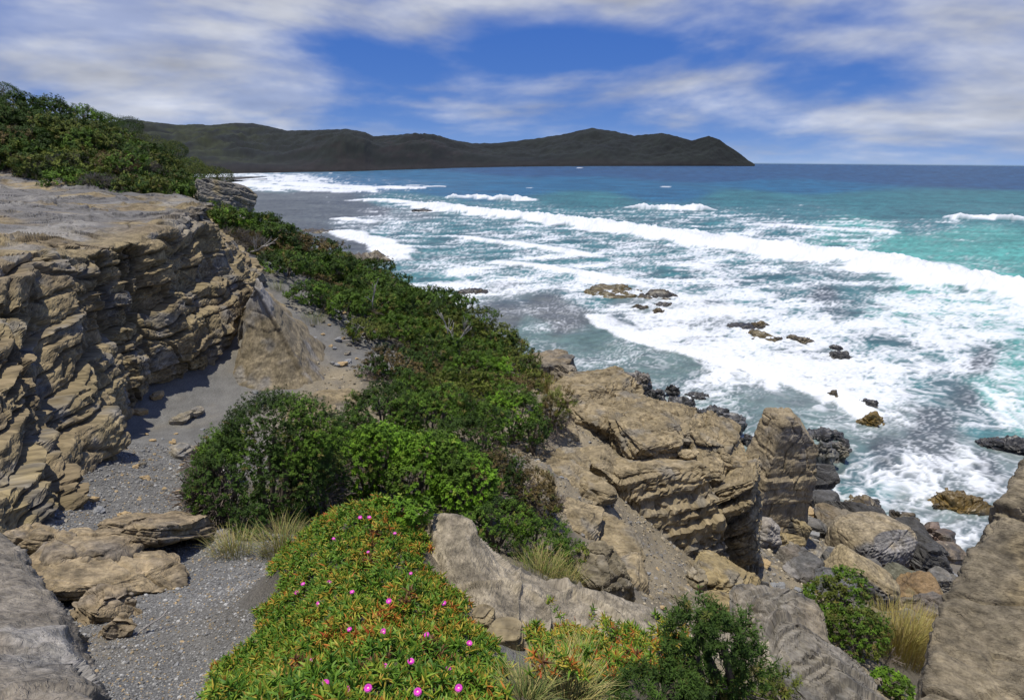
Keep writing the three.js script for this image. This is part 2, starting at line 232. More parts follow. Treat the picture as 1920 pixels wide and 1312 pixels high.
// breakers: crest lines on the water, height, width of the white water behind and in front
const BREAKERS = [
  [[[760, 381], [860, 396], [1000, 411], [1100, 422], [1200, 437], [1300, 452], [1400, 466], [1500, 477], [1600, 490], [1700, 512], [1800, 534], [1930, 552], [2100, 580]], 2.6, 26, 7, 1],
  [[[1165, 389], [1230, 391], [1290, 393], [1345, 393]], 2.6, 12, 4, 1],
  [[[830, 371], [880, 370], [940, 374], [1020, 376]], 2.6, 12, 4, 0.9],
  [[[1765, 408], [1830, 410], [1930, 413], [2050, 416]], 2.4, 11, 4, 1],
  [[[655, 374], [720, 377], [800, 383]], 1.2, 14, 6, 0.9],
  [[[520, 341], [600, 349], [700, 354], [790, 350]], 1.4, 60, 16, 0.9],
  [[[420, 346], [500, 350], [620, 358], [720, 358]], 1.0, 50, 14, 0.8],
  [[[755, 348], [800, 349], [840, 350]], 1.2, 16, 5, 0.9],
  [[[632, 430], [665, 440], [705, 452], [735, 466], [742, 490]], 0.7, 8, 4, 0.95],
  [[[625, 408], [660, 412], [720, 418]], 0.5, 7, 4, 0.7],
  [[[1105, 585], [1135, 610], [1200, 640], [1300, 668], [1400, 690], [1500, 722], [1580, 750], [1640, 800]], 0.25, 7, 1.0, 0.75],
  [[[820, 440], [920, 452], [1040, 468], [1150, 486]], 0.5, 6, 2.5, 0.7], [[[900, 492], [1010, 500], [1130, 520], [1250, 545]], 0.45, 5, 2, 0.75], [[[1380, 420], [1480, 424], [1600, 432], [1700, 436]], 0.6, 12, 3, 0.7], [[[980, 352], [1030, 354]], 0.6, 9, 3, 0.6], [[[670, 345], [700, 346]], .7, 12, 3, .8],
].map(([pts, h, back, front, foam]) => ({ p: pts.map(([x, y]) => { const q = atAlt(x, y, 0); return [q.x, q.z]; }), h, back, front, foam }));
function breakerAt(x, z, out) {
  let H = 0, F = 0;
  for (const b of BREAKERS) {
    let best = 1e9, sd = 0, along = 0, end = 0;
    for (let i = 0; i + 1 < b.p.length; i++) {
      const [ax, az] = b.p[i], [bx, bz] = b.p[i + 1], dx = bx - ax, dz = bz - az, L2 = dx * dx + dz * dz, t = clamp(((x - ax) * dx + (z - az) * dz) / L2), ex = x - ax - dx * t, ez = z - az - dz * t, d = ex * ex + ez * ez;
      if (d < best) { best = d; sd = Math.sign(dx * ez - dz * ex) || 1; along = i + t; end = (i === 0 && t === 0) || (i + 2 === b.p.length && t === 1) ? 1 : 0; }
    }
    let d = Math.sqrt(best); if (d > b.back * 3) continue;
    const wob = 1 + 0.55 * noise(x * 0.11, z * 0.11, 4.4) + 0.3 * noise(x * 0.4, z * 0.4, 2.4);
    d += (sd > 0 ? 0.5 : 1.0) * b.front * 0.5 * noise(x * 0.17, z * 0.17, 7.7);
    const ends = Math.min(along, b.p.length - 1 - along), taper = sst(-0.05, 0.55, ends) * (end ? 0.5 : 1);
    const sh = sd > 0 ? Math.exp(-((d / (b.front * 0.7)) ** 2)) : Math.exp(-((d / (b.front * 1.6)) ** 2));   // steep towards the shore
    H = Math.max(H, b.h * sh * taper * (0.8 + 0.35 * noise(x * 0.2, z * 0.2, 1.1) + 0.3 * noise(x * 0.7, z * 0.7, 5.1) + 0.15 * noise(x * 1.7, z * 1.7, 8.1)));
    const fw = sd > 0 ? Math.exp(-((d / (b.front * 1.3 * wob)) ** 4)) : Math.exp(-((d / (b.back * wob * 0.55)) ** 2)) * (d < b.front ? 1 : 0.92);
    F = Math.max(F, b.foam * fw * sst(-0.02, 0.25, ends) * (end ? 0.4 : 1));
  }
  out[0] = H; out[1] = F;
}
const FOAM = [0.88, 0.91, 0.92];
{
  const NA = 900, NR = 500, A0 = -62 * Math.PI / 180, A1 = 62 * Math.PI / 180;
  // rows get wider with distance: detail where it is near
  const depress = [], d0 = 42 * Math.PI / 180, d1 = 0.05 * Math.PI / 180;
  for (let j = 0; j <= NR; j++) depress.push(mix(d0, d1, 1 - Math.pow(1 - j / NR, 1.12)));
  const radii = depress.map((d) => EYE.y / Math.tan(d)); radii.push(38000);
  const rows = radii.length, N = (NA + 1) * rows, pos = new Float32Array(N * 3), uv = new Float32Array(N * 2), cl = new Float32Array(N * 3), wa = [0, 0, 0, 0], br = [0, 0];
  for (let j = 0; j < rows; j++) {
    const r = radii[j], nearness = 1 - sst(150, 700, r);
    for (let i = 0; i <= NA; i++) {
      const a = mix(A0, A1, i / NA), x = Math.sin(a) * r, z = -Math.cos(a) * r, n = j * (NA + 1) + i;
      waterAt(x, z, wa); breakerAt(x, z, br);
      const lo = Math.min(r, 3000);
      // swell and chop
      const sx = x * 0.06 - z * 0.02, sz = z * 0.06 + x * 0.02;
      let h = 0.35 * noise(sx, 1, sz * 1.6) + nearness * (0.16 * noise(x * 0.25, 2, z * 0.32) + 0.09 * noise(x * 0.8, 3, z * 0.9) + 0.05 * noise(x * 2.1, 5, z * 2.1));
      if (r > 500) h = 0.5 * noise(x * 0.012, 1, z * 0.03);
      // foam: torn net of bubbles, drawn out along the crests
      const wx = x + 2.2 * noise(x * 0.16, z * 0.16, 3) + 0.7 * noise(x * 0.6, z * 0.6, 8), wz = z + 2.2 * noise(x * 0.16, z * 0.16, 13) + 0.7 * noise(x * 0.6, z * 0.6, 18);
      const ca = 0.86, sa = 0.5, lx = (wx * ca - wz * sa), lz = (wx * sa + wz * ca);
      const f1 = 1 - Math.abs(noise(lx * 0.20, lz * 0.34, 2)) * 1.9, f2 = 1 - Math.abs(noise(lx * 0.62, lz * 0.95, 6)) * 1.9, f3 = 1 - Math.abs(noise(wx * 1.9, wz * 2.2, 9)) * 1.9, blot = noise(lx * 0.09, lz * 0.15, 21), fine = noise(wx * 4.5, wz * 4.5, 11);
      const fs = sst(1500, 250, r);
      const net = f1 * 0.36 + f2 * 0.34 + f3 * 0.30 + 0.55 * blot + 0.12 * fine;
      const far = 0.5 + 0.9 * noise(lx * 0.012, lz * 0.05, 2) + 0.5 * noise(lx * 0.05, lz * 0.16, 5);
      const patt = mix(far, net, fs);
      const D = wa[0];
      let foam = sst(0.44, 1.02, patt + (D - 0.5) * 1.35) * sst(0.01, 0.10, D);
      foam = Math.max(foam * 0.95, D * 0.22 * (0.7 + 0.9 * blot));
      foam = Math.max(foam, sst(0.28, 0.66, br[1] + 0.28 * (patt - 0.5)) * sst(0.05, 0.2, br[1]));
      foam = Math.max(foam, nearness * 0.62 * sst(0.80, 0.98, Math.max(f2, f3 * 0.98)) * sst(0.12, 0.45, D) * sst(-0.3, 0.25, blot + 0.1));
      // white caps out at sea
      if (r > 220) { const cap = noise(x * 0.02, z * 0.06, 33) + 0.6 * noise(x * 0.09, z * 0.2, 3); foam = Math.max(foam, sst(0.86, 0.98, cap) * 0.8); }
      h += br[0] + foam * nearness * (0.10 + 0.16 * noise(x * 1.1, 9, z * 1.3) + 0.12 * noise(x * 3.1, 4, z * 3.3));
      const y = h * (r > 9000 ? 0 : 1) * sst(24, 34, r);
      pos.set([x, y, z], n * 3); uv.set([x / 9, z / 9], n * 2);
      // steep fronts of green water
      const tone = 1 + 0.30 * noise(x * 0.03, z * 0.05, 1.2) + 0.30 * noise(lx * 0.25, lz * 0.5, 2.2) * nearness;
      const patch = nearness * sst(0.08, 0.4, noise(lx * 0.13, lz * 0.22, 41)) * 0.55 * sst(0.2, 0.5, D);
      const mot = 1 + nearness * (0.45 * noise(lx * 0.5, lz * 1.1, 61) + 0.35 * noise(wx * 1.6, wz * 2.4, 66)) + 0.4 * noise(x * 0.05, z * 0.22, 71) * sst(60, 120, r); let c = [wa[1] * tone * mot, wa[2] * tone * mot, wa[3] * tone * mot];
      c = mix3(c, [0.030, 0.055, 0.065], patch);
      const fg = 0.86 + 0.2 * noise(wx * 2.6, wz * 2.6, 51) * nearness + 0.12 * blot; c = mix3(c, [FOAM[0] * fg, FOAM[1] * fg, FOAM[2] * fg], clamp(foam));
      cl.set(c, n * 3);
    }
  }
  const idx = [];
  for (let j = 0; j + 1 < rows; j++) for (let i = 0; i < NA; i++) { const a = j * (NA + 1) + i, b = a + 1, c = a + NA + 1, d = c + 1; idx.push(a, b, d, a, d, c); }
  const g = new THREE.BufferGeometry(); g.setAttribute('position', new THREE.BufferAttribute(pos, 3)); g.setAttribute('uv', new THREE.BufferAttribute(uv, 2)); g.setAttribute('color', new THREE.BufferAttribute(cl, 3)); g.setIndex(idx); g.computeVertexNormals();
  structure(named(g, new THREE.MeshStandardMaterial({ vertexColors: true, roughness: 0.42, bumpMap: waterBump, bumpScale: 0.10 }), 'sea'));
  // seabed sheet far below keeps the water from hanging over nothing
}
// ---------------------------------------------------------------- the far coast: hills and the long dark headland across the bay
{
  // [px, base py, ridge py, distance of the foot, distance of the ridge]
  const S = [[100, 342, 262, 900, 1500], [180, 341, 232, 900, 1600], [240, 340, 223, 900, 1700], [330, 339, 233, 920, 1700], [390, 337, 234, 950, 1700], [440, 335, 229, 980, 1750], [480, 334, 231, 1010, 1800], [540, 333, 244, 1050, 1700], [600, 331, 243, 1100, 1600], [650, 330, 241, 1160, 1550], [685, 329, 247, 1220, 1600], [700, 328, 255, 1260, 1700], [770, 325, 250, 1450, 2000], [810, 323, 250, 1600, 2100], [850, 321, 262, 1800, 2400], [885, 320, 268, 1950, 2500], [930, 318, 268, 2200, 2800], [990, 317, 261, 2500, 3200], [1050, 316, 252, 2800, 3600], [1110, 315, 239, 3100, 4000], [1150, 314, 245, 3300, 4100], [1190, 313, 254, 3500, 4200], [1240, 312, 249, 3800, 4400], [1270, 311, 255, 4000, 4500], [1298, 310, 263, 4200, 4600], [1330, 309, 254, 4400, 4800], [1350, 309, 262, 4550, 4850], [1380, 308.5, 282, 4700, 4900], [1405, 308, 301, 4850, 4950], [1416, 308, 307.5, 4900, 4930]];
  const NU = 800, NV = 64, pos = [], cl = [], uv = [], idx = [];
  const lerpS = (u) => { const t = u * (S.length - 1), i = Math.min(Math.floor(t), S.length - 2), f = t - i; return S[i].map((v, k) => mix(v, S[i + 1][k], f)); };
  for (let j = 0; j <= NV; j++) for (let i = 0; i <= NU; i++) {
    const s = lerpS(i / NU), foot = atFar(s[0], s[1], s[3]), top = atFar(s[0], s[2], s[4]);
    const v = j / NV * 1.5; let x, y, z;
    const H = top.y, k = Math.min(v, 1);
    x = mix(foot.x, top.x, v); z = mix(foot.z, top.z, v);
    const cliff = sst(450, 720, s[0]) * sst(1000, 800, s[0]) ; // the middle of the bay stands in cliffs
    const prof = mix(Math.pow(k, 0.82), sst(0.0, 0.36, k) * 0.72 + 0.28 * k, cliff * 0.8);
    y = v <= 1 ? H * prof : H * (1 - 0.9 * (v - 1));
    const sc = 1 / (0.09 * s[3]), g = Math.abs(noise(x * sc * 0.7, z * sc * 0.7, 2)), ru = fbm(x * sc, 3, z * sc, 6, 0.55);
    y += (H * 0.34 * (ru - (0.5 - g) * 0.6)) * Math.sin(Math.PI * clamp(k * 0.94 + 0.0)) * sst(0, 0.12, k) * (v > 1 ? 0 : 1);
    const e = s[4] * 0.0016; y += e * fbm(x / e * 0.18, 2, z / e * 0.18, 3) * sst(0.05, 0.3, v) ;
    if (j === 0) y = -4;
    pos.push(x, y, z); uv.push(x / 40, z / 40);
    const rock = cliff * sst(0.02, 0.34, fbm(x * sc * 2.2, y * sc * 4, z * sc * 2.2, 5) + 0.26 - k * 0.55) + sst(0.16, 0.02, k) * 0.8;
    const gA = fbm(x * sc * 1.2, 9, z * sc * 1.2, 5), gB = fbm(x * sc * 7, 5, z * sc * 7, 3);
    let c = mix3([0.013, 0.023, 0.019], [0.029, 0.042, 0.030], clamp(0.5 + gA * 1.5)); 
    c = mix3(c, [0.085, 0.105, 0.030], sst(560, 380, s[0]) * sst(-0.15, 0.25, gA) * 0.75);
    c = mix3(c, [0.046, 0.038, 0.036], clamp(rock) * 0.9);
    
    const t = 0.31 * (1 + 1.0 * gB); cl.push(c[0] * t, c[1] * t, c[2] * t);  // whole coast darkened in its colour, standing in for cloud shade
  }
  for (let j = 0; j < NV; j++) for (let i = 0; i < NU; i++) { const a = j * (NU + 1) + i, b = a + 1, c = a + NU + 1, d = c + 1; idx.push(a, b, d, a, d, c); }
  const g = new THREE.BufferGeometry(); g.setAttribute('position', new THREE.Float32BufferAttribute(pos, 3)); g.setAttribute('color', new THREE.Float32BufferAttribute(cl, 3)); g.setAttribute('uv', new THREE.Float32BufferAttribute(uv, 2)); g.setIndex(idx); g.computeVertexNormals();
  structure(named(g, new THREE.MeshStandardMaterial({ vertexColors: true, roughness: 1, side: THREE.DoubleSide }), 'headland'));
  // grey beach at the near end of the bay
  const b = [], bi = [], bc = []; const edge = [[200, 335, 356], [300, 334, 353], [370, 333, 350], [398, 332, 345], [425, 331.5, 339], [465, 331, 334.5], [500, 331, 331.8]];
  edge.forEach(([px, y0, y1]) => { const q0 = atAlt(px, y0, 3.0), q1 = atAlt(px, y1, 1.5); b.push(q0.x, 3.0, q0.z, q1.x, 1.5, q1.z); });
  for (let i = 0; i + 1 < edge.length; i++) bi.push(i * 2, i * 2 + 1, i * 2 + 3, i * 2, i * 2 + 3, i * 2 + 2);
  const bg = new THREE.BufferGeometry(); bg.setAttribute('position', new THREE.Float32BufferAttribute(b, 3)); bg.setAttribute('uv', new THREE.Float32BufferAttribute(b.filter((_, i) => i % 3 !== 1).map((v) => v / 8), 2)); bg.setIndex(bi); bg.computeVertexNormals();
  structure(named(bg, new THREE.MeshStandardMaterial({ color: new THREE.Color().setRGB(0.10, 0.095, 0.09), map: gravelTone, roughness: 1, side: THREE.DoubleSide }), 'beach'));
}
// ---------------------------------------------------------------- rock: bedded sandstone, drawn as real ledges, joints and lumps
const TAN = [0.295, 0.238, 0.128], OCHRE = [0.330, 0.255, 0.125], GREYR = [0.215, 0.200, 0.170], DARK = [0.060, 0.058, 0.054], PALE = [0.36, 0.34, 0.31], WEED = [0.120, 0.085, 0.025], SLATE = [0.120, 0.120, 0.118];
const rockMat = new THREE.MeshStandardMaterial({ vertexColors: true, map: rockTone, bumpMap: rockBump, bumpScale: 0.045, roughness: 0.95, flatShading: true });
const boulderMat = new THREE.MeshStandardMaterial({ vertexColors: true, map: rockTone, bumpMap: rockBump, bumpScale: 0.06, roughness: 0.95 });
const wetRockMat = new THREE.MeshStandardMaterial({ vertexColors: true, map: rockTone, bumpMap: rockBump, bumpScale: 0.04, roughness: 0.42 });
const nearRockMat = new THREE.MeshStandardMaterial({ vertexColors: true, map: rockTone, bumpMap: rockBump, bumpScale: 0.030, roughness: 0.97 });
const smoothRockMat = new THREE.MeshStandardMaterial({ vertexColors: true, map: rockTone, bumpMap: rockBump, bumpScale: 0.016, roughness: 0.96 });
function bedFrame(bn) { const n = new THREE.Vector3(...bn).normalize(), a = new THREE.Vector3(0.31, 0.12, 0.94).cross(n).normalize(), b = n.clone().cross(a); return { n, a, b }; }
// o: bed (frame), beds [[thickness, depth, joint spacing], ...], warp, lump, rough, terrace
// broken faces: each jittered cell of the rock gets its own offset and tilt, so the surface splits into flat chips
function facets(x, y, z, s, seed) {
  x *= s; y *= s; z *= s; const X = Math.floor(x), Y = Math.floor(y), Z = Math.floor(z); let b1 = 9, b2 = 9, bx = 0, by = 0, bz = 0, hx = 0, hy = 0, hz = 0;
  for (let a = -1; a < 2; a++) for (let b = -1; b < 2; b++) for (let c = -1; c < 2; c++) {
    const i = X + a, j = Y + b, k = Z + c, h = hash(i, j, k + seed), px = i + h - x, py = j + hash(i + 71, j, k) - y, pz = k + ((h * 97.3) % 1) - z, d = px * px + py * py + pz * pz;
    if (d < b1) { b2 = b1; b1 = d; bx = px; by = py; bz = pz; hx = i; hy = j; hz = k; } else if (d < b2) b2 = d;
  }
  const h = hash(hx + 5, hy, hz), g = hash(hx, hy + 5, hz), q = hash(hx, hy, hz + 5);
  return (h - 0.5) * 0.9 + (g - 0.5) * bx * 1.3 + (q - 0.5) * by * 1.3 + (h - 0.5) * bz * 1.3 - 0.55 * Math.exp(-(((Math.sqrt(b2) - Math.sqrt(b1)) / 0.10) ** 2));
}
function rifts(x, y, z, s) {             // nearness to the walls between cells: 0 on a crack
  const wx = x + 0.16 / s * noise(x * s * 2.3, y * s * 2.3, z * s * 2.3), wz = z + 0.16 / s * noise(x * s * 2.3 + 7, y * s * 2.3, z * s * 2.3); x = wx * s; y *= s; z = wz * s; const X = Math.floor(x), Y = Math.floor(y), Z = Math.floor(z); let b1 = 9, b2 = 9;
  for (let a = -1; a < 2; a++) for (let b = -1; b < 2; b++) for (let c = -1; c < 2; c++) { const i = X + a, j = Y + b, k = Z + c, h = hash(i, j + 31, k), px = i + h - x, py = j + hash(i + 17, j, k) - y, pz = k + ((h * 57.7) % 1) - z, d = px * px + py * py + pz * pz; if (d < b1) { b2 = b1; b1 = d; } else if (d < b2) b2 = d; }
  return (Math.sqrt(b2) - Math.sqrt(b1)) / s;
}
function bedded(p, n, o, seed) {
  const F = o.bed, x = p.x + seed * 13.7, y = p.y, z = p.z - seed * 7.3;
  const w = o.warp * (noise(x * 0.3, y * 0.3, z * 0.3) + 0.45 * noise(x * 1.05, y * 1.05, z * 1.05) + 0.14 * noise(x * 3.1, y * 3.1, z * 3.1));
  const hgt = p.dot(F.n) + w, ca = p.dot(F.a), cb = p.dot(F.b), d = n.dot(F.n), side = 1 - d * d;
  let off = 0, id = 0;
  for (let k = 0; k < o.beds.length; k++) {
    const [th, amp, jl] = o.beds[k], q0 = hgt / th, s = q0 + 31.3 + k * 11 + 1.3 * noise(q0 * 0.41, k * 3.3, seed) + 0.5 * noise(q0 * 1.1, k * 5.3, seed), i = Math.floor(s), f = s - i;
    if (k === 0) id = i;
    const a = ca / jl + hash(i, 7 + k, seed) * 9 + 0.45 * noise(x / jl, y / jl, z / jl + k), b = cb / jl + hash(i, 3 + k, seed) * 9 + 0.45 * noise(x / jl + 5, y / jl, z / jl), ia = Math.floor(a), ib = Math.floor(b);
    const fa = a - ia, fb = b - ib, ea = Math.min(fa, 1 - fa) * jl, eb = Math.min(fb, 1 - fb) * jl;
    const lo = o.long ?? 0.5, h = hash(i, k, seed) * lo + hash(i + ia * 17, ib + k * 5, seed) * (1 - lo);
    const open = k === 0 ? 1 : sst(-0.25, 0.35, noise(x * 0.6 / (1 + k * 0), y * 1.3 + k * 9, z * 0.6));          // beds pinch out and come back
    const e = Math.min(f, 1 - f) * 2, prof = Math.exp(-((e / 0.13) ** 2)), jw = 0.02 + th * 0.06;
    if (k < 2) off += Math.min(1.3, Math.max(0, d) / Math.sqrt(Math.max(side, 0.15))) * th * (f - 0.5) * 0.85 * (o.step ?? 1) * (k ? open : 1);
    off += amp * open * ((h - 0.5) * 2 - 0.8 * prof * (0.4 + 0.6 * hash(i, 21, seed)) - 0.6 * (hash(i, ia, ib) > 0.4 ? Math.exp(-((Math.min(ea, eb) / jw) ** 2)) : 0));
  }
  const q = n.clone().addScaledVector(F.n, -d * 0.85).normalize();
  const ts = o.beds[0][0] * 0.33, s2 = hgt / ts + 1.6 * noise(hgt / ts * 0.4, 7, seed) + (o.calm ? 1.5 * fbm(x * 0.5, 3, z * 0.5, 4) : 0.5 * fbm(x * 1.6, 3, z * 1.6, 3)), f2 = s2 - Math.floor(s2), ter = (sst(0.0, 0.22, f2) - f2) * ts * (1 - side) * (o.terrace ?? 0.8) * sst(-0.15, 0.3, noise(x * 0.5, 9, z * 0.5));
  const l = o.lump * (noise(x * 0.45, y * 0.45, z * 0.45) + 0.5 * noise(x * 1.2, y * 1.2, z * 1.2));
  const calm = o.calm ? 1 - o.calm * sst(0.80, 0.97, d) : 1, R = o.rough * calm, r = R * (fbm(x * 2.2, y * 2.8, z * 2.2, 4, 0.6) * 1.2 + (o.facet ?? 1) * (facets(x, y * 1.5, z, 1.5, 3) * 1.1 + facets(x, y * 1.6, z, 4.2, 7) * 0.5));
  if (o.crack) for (const [s, deep, wide] of o.crack) p.addScaledVector(n, -deep * Math.exp(-((rifts(x, y, z, s) / wide) ** 2)) * sst(-0.35, 0.1, noise(x * s * 0.7, y * s * 0.7 + 40, z * s * 0.7)));
  p.addScaledVector(q, off * Math.min(1, side * 1.4)).addScaledVector(F.n, ter).addScaledVector(n, l + r);
  return id;
}
function rockTint(p, id, pal, seed, fine = 1) {        // colour of the stone itself: beds of different tone, blotches, lichen
  const x = p.x + seed * 5.1, y = p.y, z = p.z;
  const a = fbm(x * 0.55, y * 0.9, z * 0.55, 4), b = fbm(x * 2.6, y * 3.6, z * 2.6, 4), c = fbm(x * 1.1 + 40, y * 1.1, z * 1.1, 4);
  let q = mix3(pal[0], pal[1], clamp(0.45 + a * 1.5 + (hash(id, 5, seed) - 0.5) * 0.5));
  q = mix3(q, pal[2], sst(0.06, 0.34, c) * 0.75);
  const t = (1 + 0.75 * b + fine * (0.5 * noise(x * 9, y * 12, z * 9) + 0.35 * noise(x * 23, y * 23, z * 23)) + (hash(id, 9, seed) - 0.5) * 0.22) * 1.12;
  return [q[0] * t, q[1] * t, q[2] * t];
}
const vec = (x, y, z) => new THREE.Vector3(x, y, z);
function cr(a, b, c, d, t) { const t2 = t * t, t3 = t2 * t; return 0.5 * (2 * b + (c - a) * t + (2 * a - 5 * b + 4 * c - d) * t2 + (3 * b - a - 3 * c + d) * t3); }
function crRow(row, u, out) { const t = u * (row.length - 1), i = Math.min(Math.floor(t), row.length - 2), f = t - i, g = (k) => row[clamp(k, 0, row.length - 1)], A = g(i - 1), B = g(i), C = g(i + 1), D = g(i + 2); out.set(cr(A.x, B.x, C.x, D.x, f), cr(A.y, B.y, C.y, D.y, f), cr(A.z, B.z, C.z, D.z, f)); return out; }
// a surface laid through measured lines (rows of points), then bedded
function loft(rows, NU, NV, o, seed, pal, tint) {
  const N = (NU + 1) * (NV + 1), P = []; const tmp = rows.map(() => vec(0, 0, 0));
  const cum = [0]; for (let r = 1; r < rows.length; r++) { let d = 0; rows[r].forEach((p, i) => { d += p.distanceTo(rows[r - 1][i]); }); cum.push(cum[r - 1] + (d / rows[r].length) ** (o.even ?? 0.8)); }
  for (let j = 0; j <= NV; j++) {
    const w = j / NV * cum[cum.length - 1]; let r = 0; while (r < rows.length - 2 && cum[r + 1] < w) r++;
    const rv = (r + clamp((w - cum[r]) / (cum[r + 1] - cum[r]))) / (rows.length - 1);
    for (let i = 0; i <= NU; i++) { rows.forEach((row, k) => crRow(row, i / NU, tmp[k])); P.push(crRow(tmp, rv, vec(0, 0, 0))); }
  }
  const pos = new Float32Array(N * 3), uv = new Float32Array(N * 2), cl = new Float32Array(N * 3), ids = new Int32Array(N), idx = [];
  P.forEach((p, k) => pos.set([p.x, p.y, p.z], k * 3));
  for (let j = 0; j < NV; j++) for (let i = 0; i < NU; i++) { const a = j * (NU + 1) + i, b = a + 1, c = a + NU + 1, d = c + 1; idx.push(a, b, d, a, d, c); }
  const g = new THREE.BufferGeometry(); g.setAttribute('position', new THREE.BufferAttribute(pos, 3)); g.setIndex(idx); g.computeVertexNormals();
  const nn = g.attributes.normal, n = vec(0, 0, 0);
  for (let j = 0; j <= NV; j++) { let ul = 0; for (let i = 0; i <= NU; i++) { const k = j * (NU + 1) + i; if (i) ul += P[k].distanceTo(P[k - 1]); const vl = j ? uv[(k - NU - 1) * 2 + 1] + P[k].distanceTo(P[k - NU - 1]) / 2.2 * (o.uvs ?? 1) : 0; uv.set([ul / 2.2 * (o.uvs ?? 1), vl], k * 2); } }
  if (o.shape) P.forEach((p, k) => o.shape(p, n.fromBufferAttribute(nn, k), (k % (NU + 1)) / NU, Math.floor(k / (NU + 1)) / NV));
  P.forEach((p, k) => { n.fromBufferAttribute(nn, k); ids[k] = bedded(p, n, o, seed); const c = tint ? tint(p, ids[k], n) : rockTint(p, ids[k], pal, seed); pos.set([p.x, p.y, p.z], k * 3); cl.set(c, k * 3); });
  g.setAttribute('uv', new THREE.BufferAttribute(uv, 2)); g.setAttribute('color', new THREE.BufferAttribute(cl, 3)); g.computeVertexNormals();
  g.userData = { ids };
  return g;
}
// the part of a geometry whose beds answer a test, as a geometry of its own
function pick(g, test) {
  const ids = g.userData.ids, src = g.index.array, map = new Map(), idx = [], A = ['position', 'normal', 'uv', 'color'], out = A.map(() => []);
  for (let t = 0; t < src.length; t += 3) {
    if (!test(ids[src[t]])) continue;
    for (let k = 0; k < 3; k++) { const v = src[t + k]; let m = map.get(v); if (m === undefined) { m = map.size; map.set(v, m); A.forEach((a, q) => { const at = g.attributes[a]; for (let s = 0; s < at.itemSize; s++) out[q].push(at.array[v * at.itemSize + s]); }); } idx.push(m); }
  }
  const r = new THREE.BufferGeometry(); A.forEach((a, q) => r.setAttribute(a, new THREE.Float32BufferAttribute(out[q], g.attributes[a].itemSize))); r.setIndex(idx); return r;
}
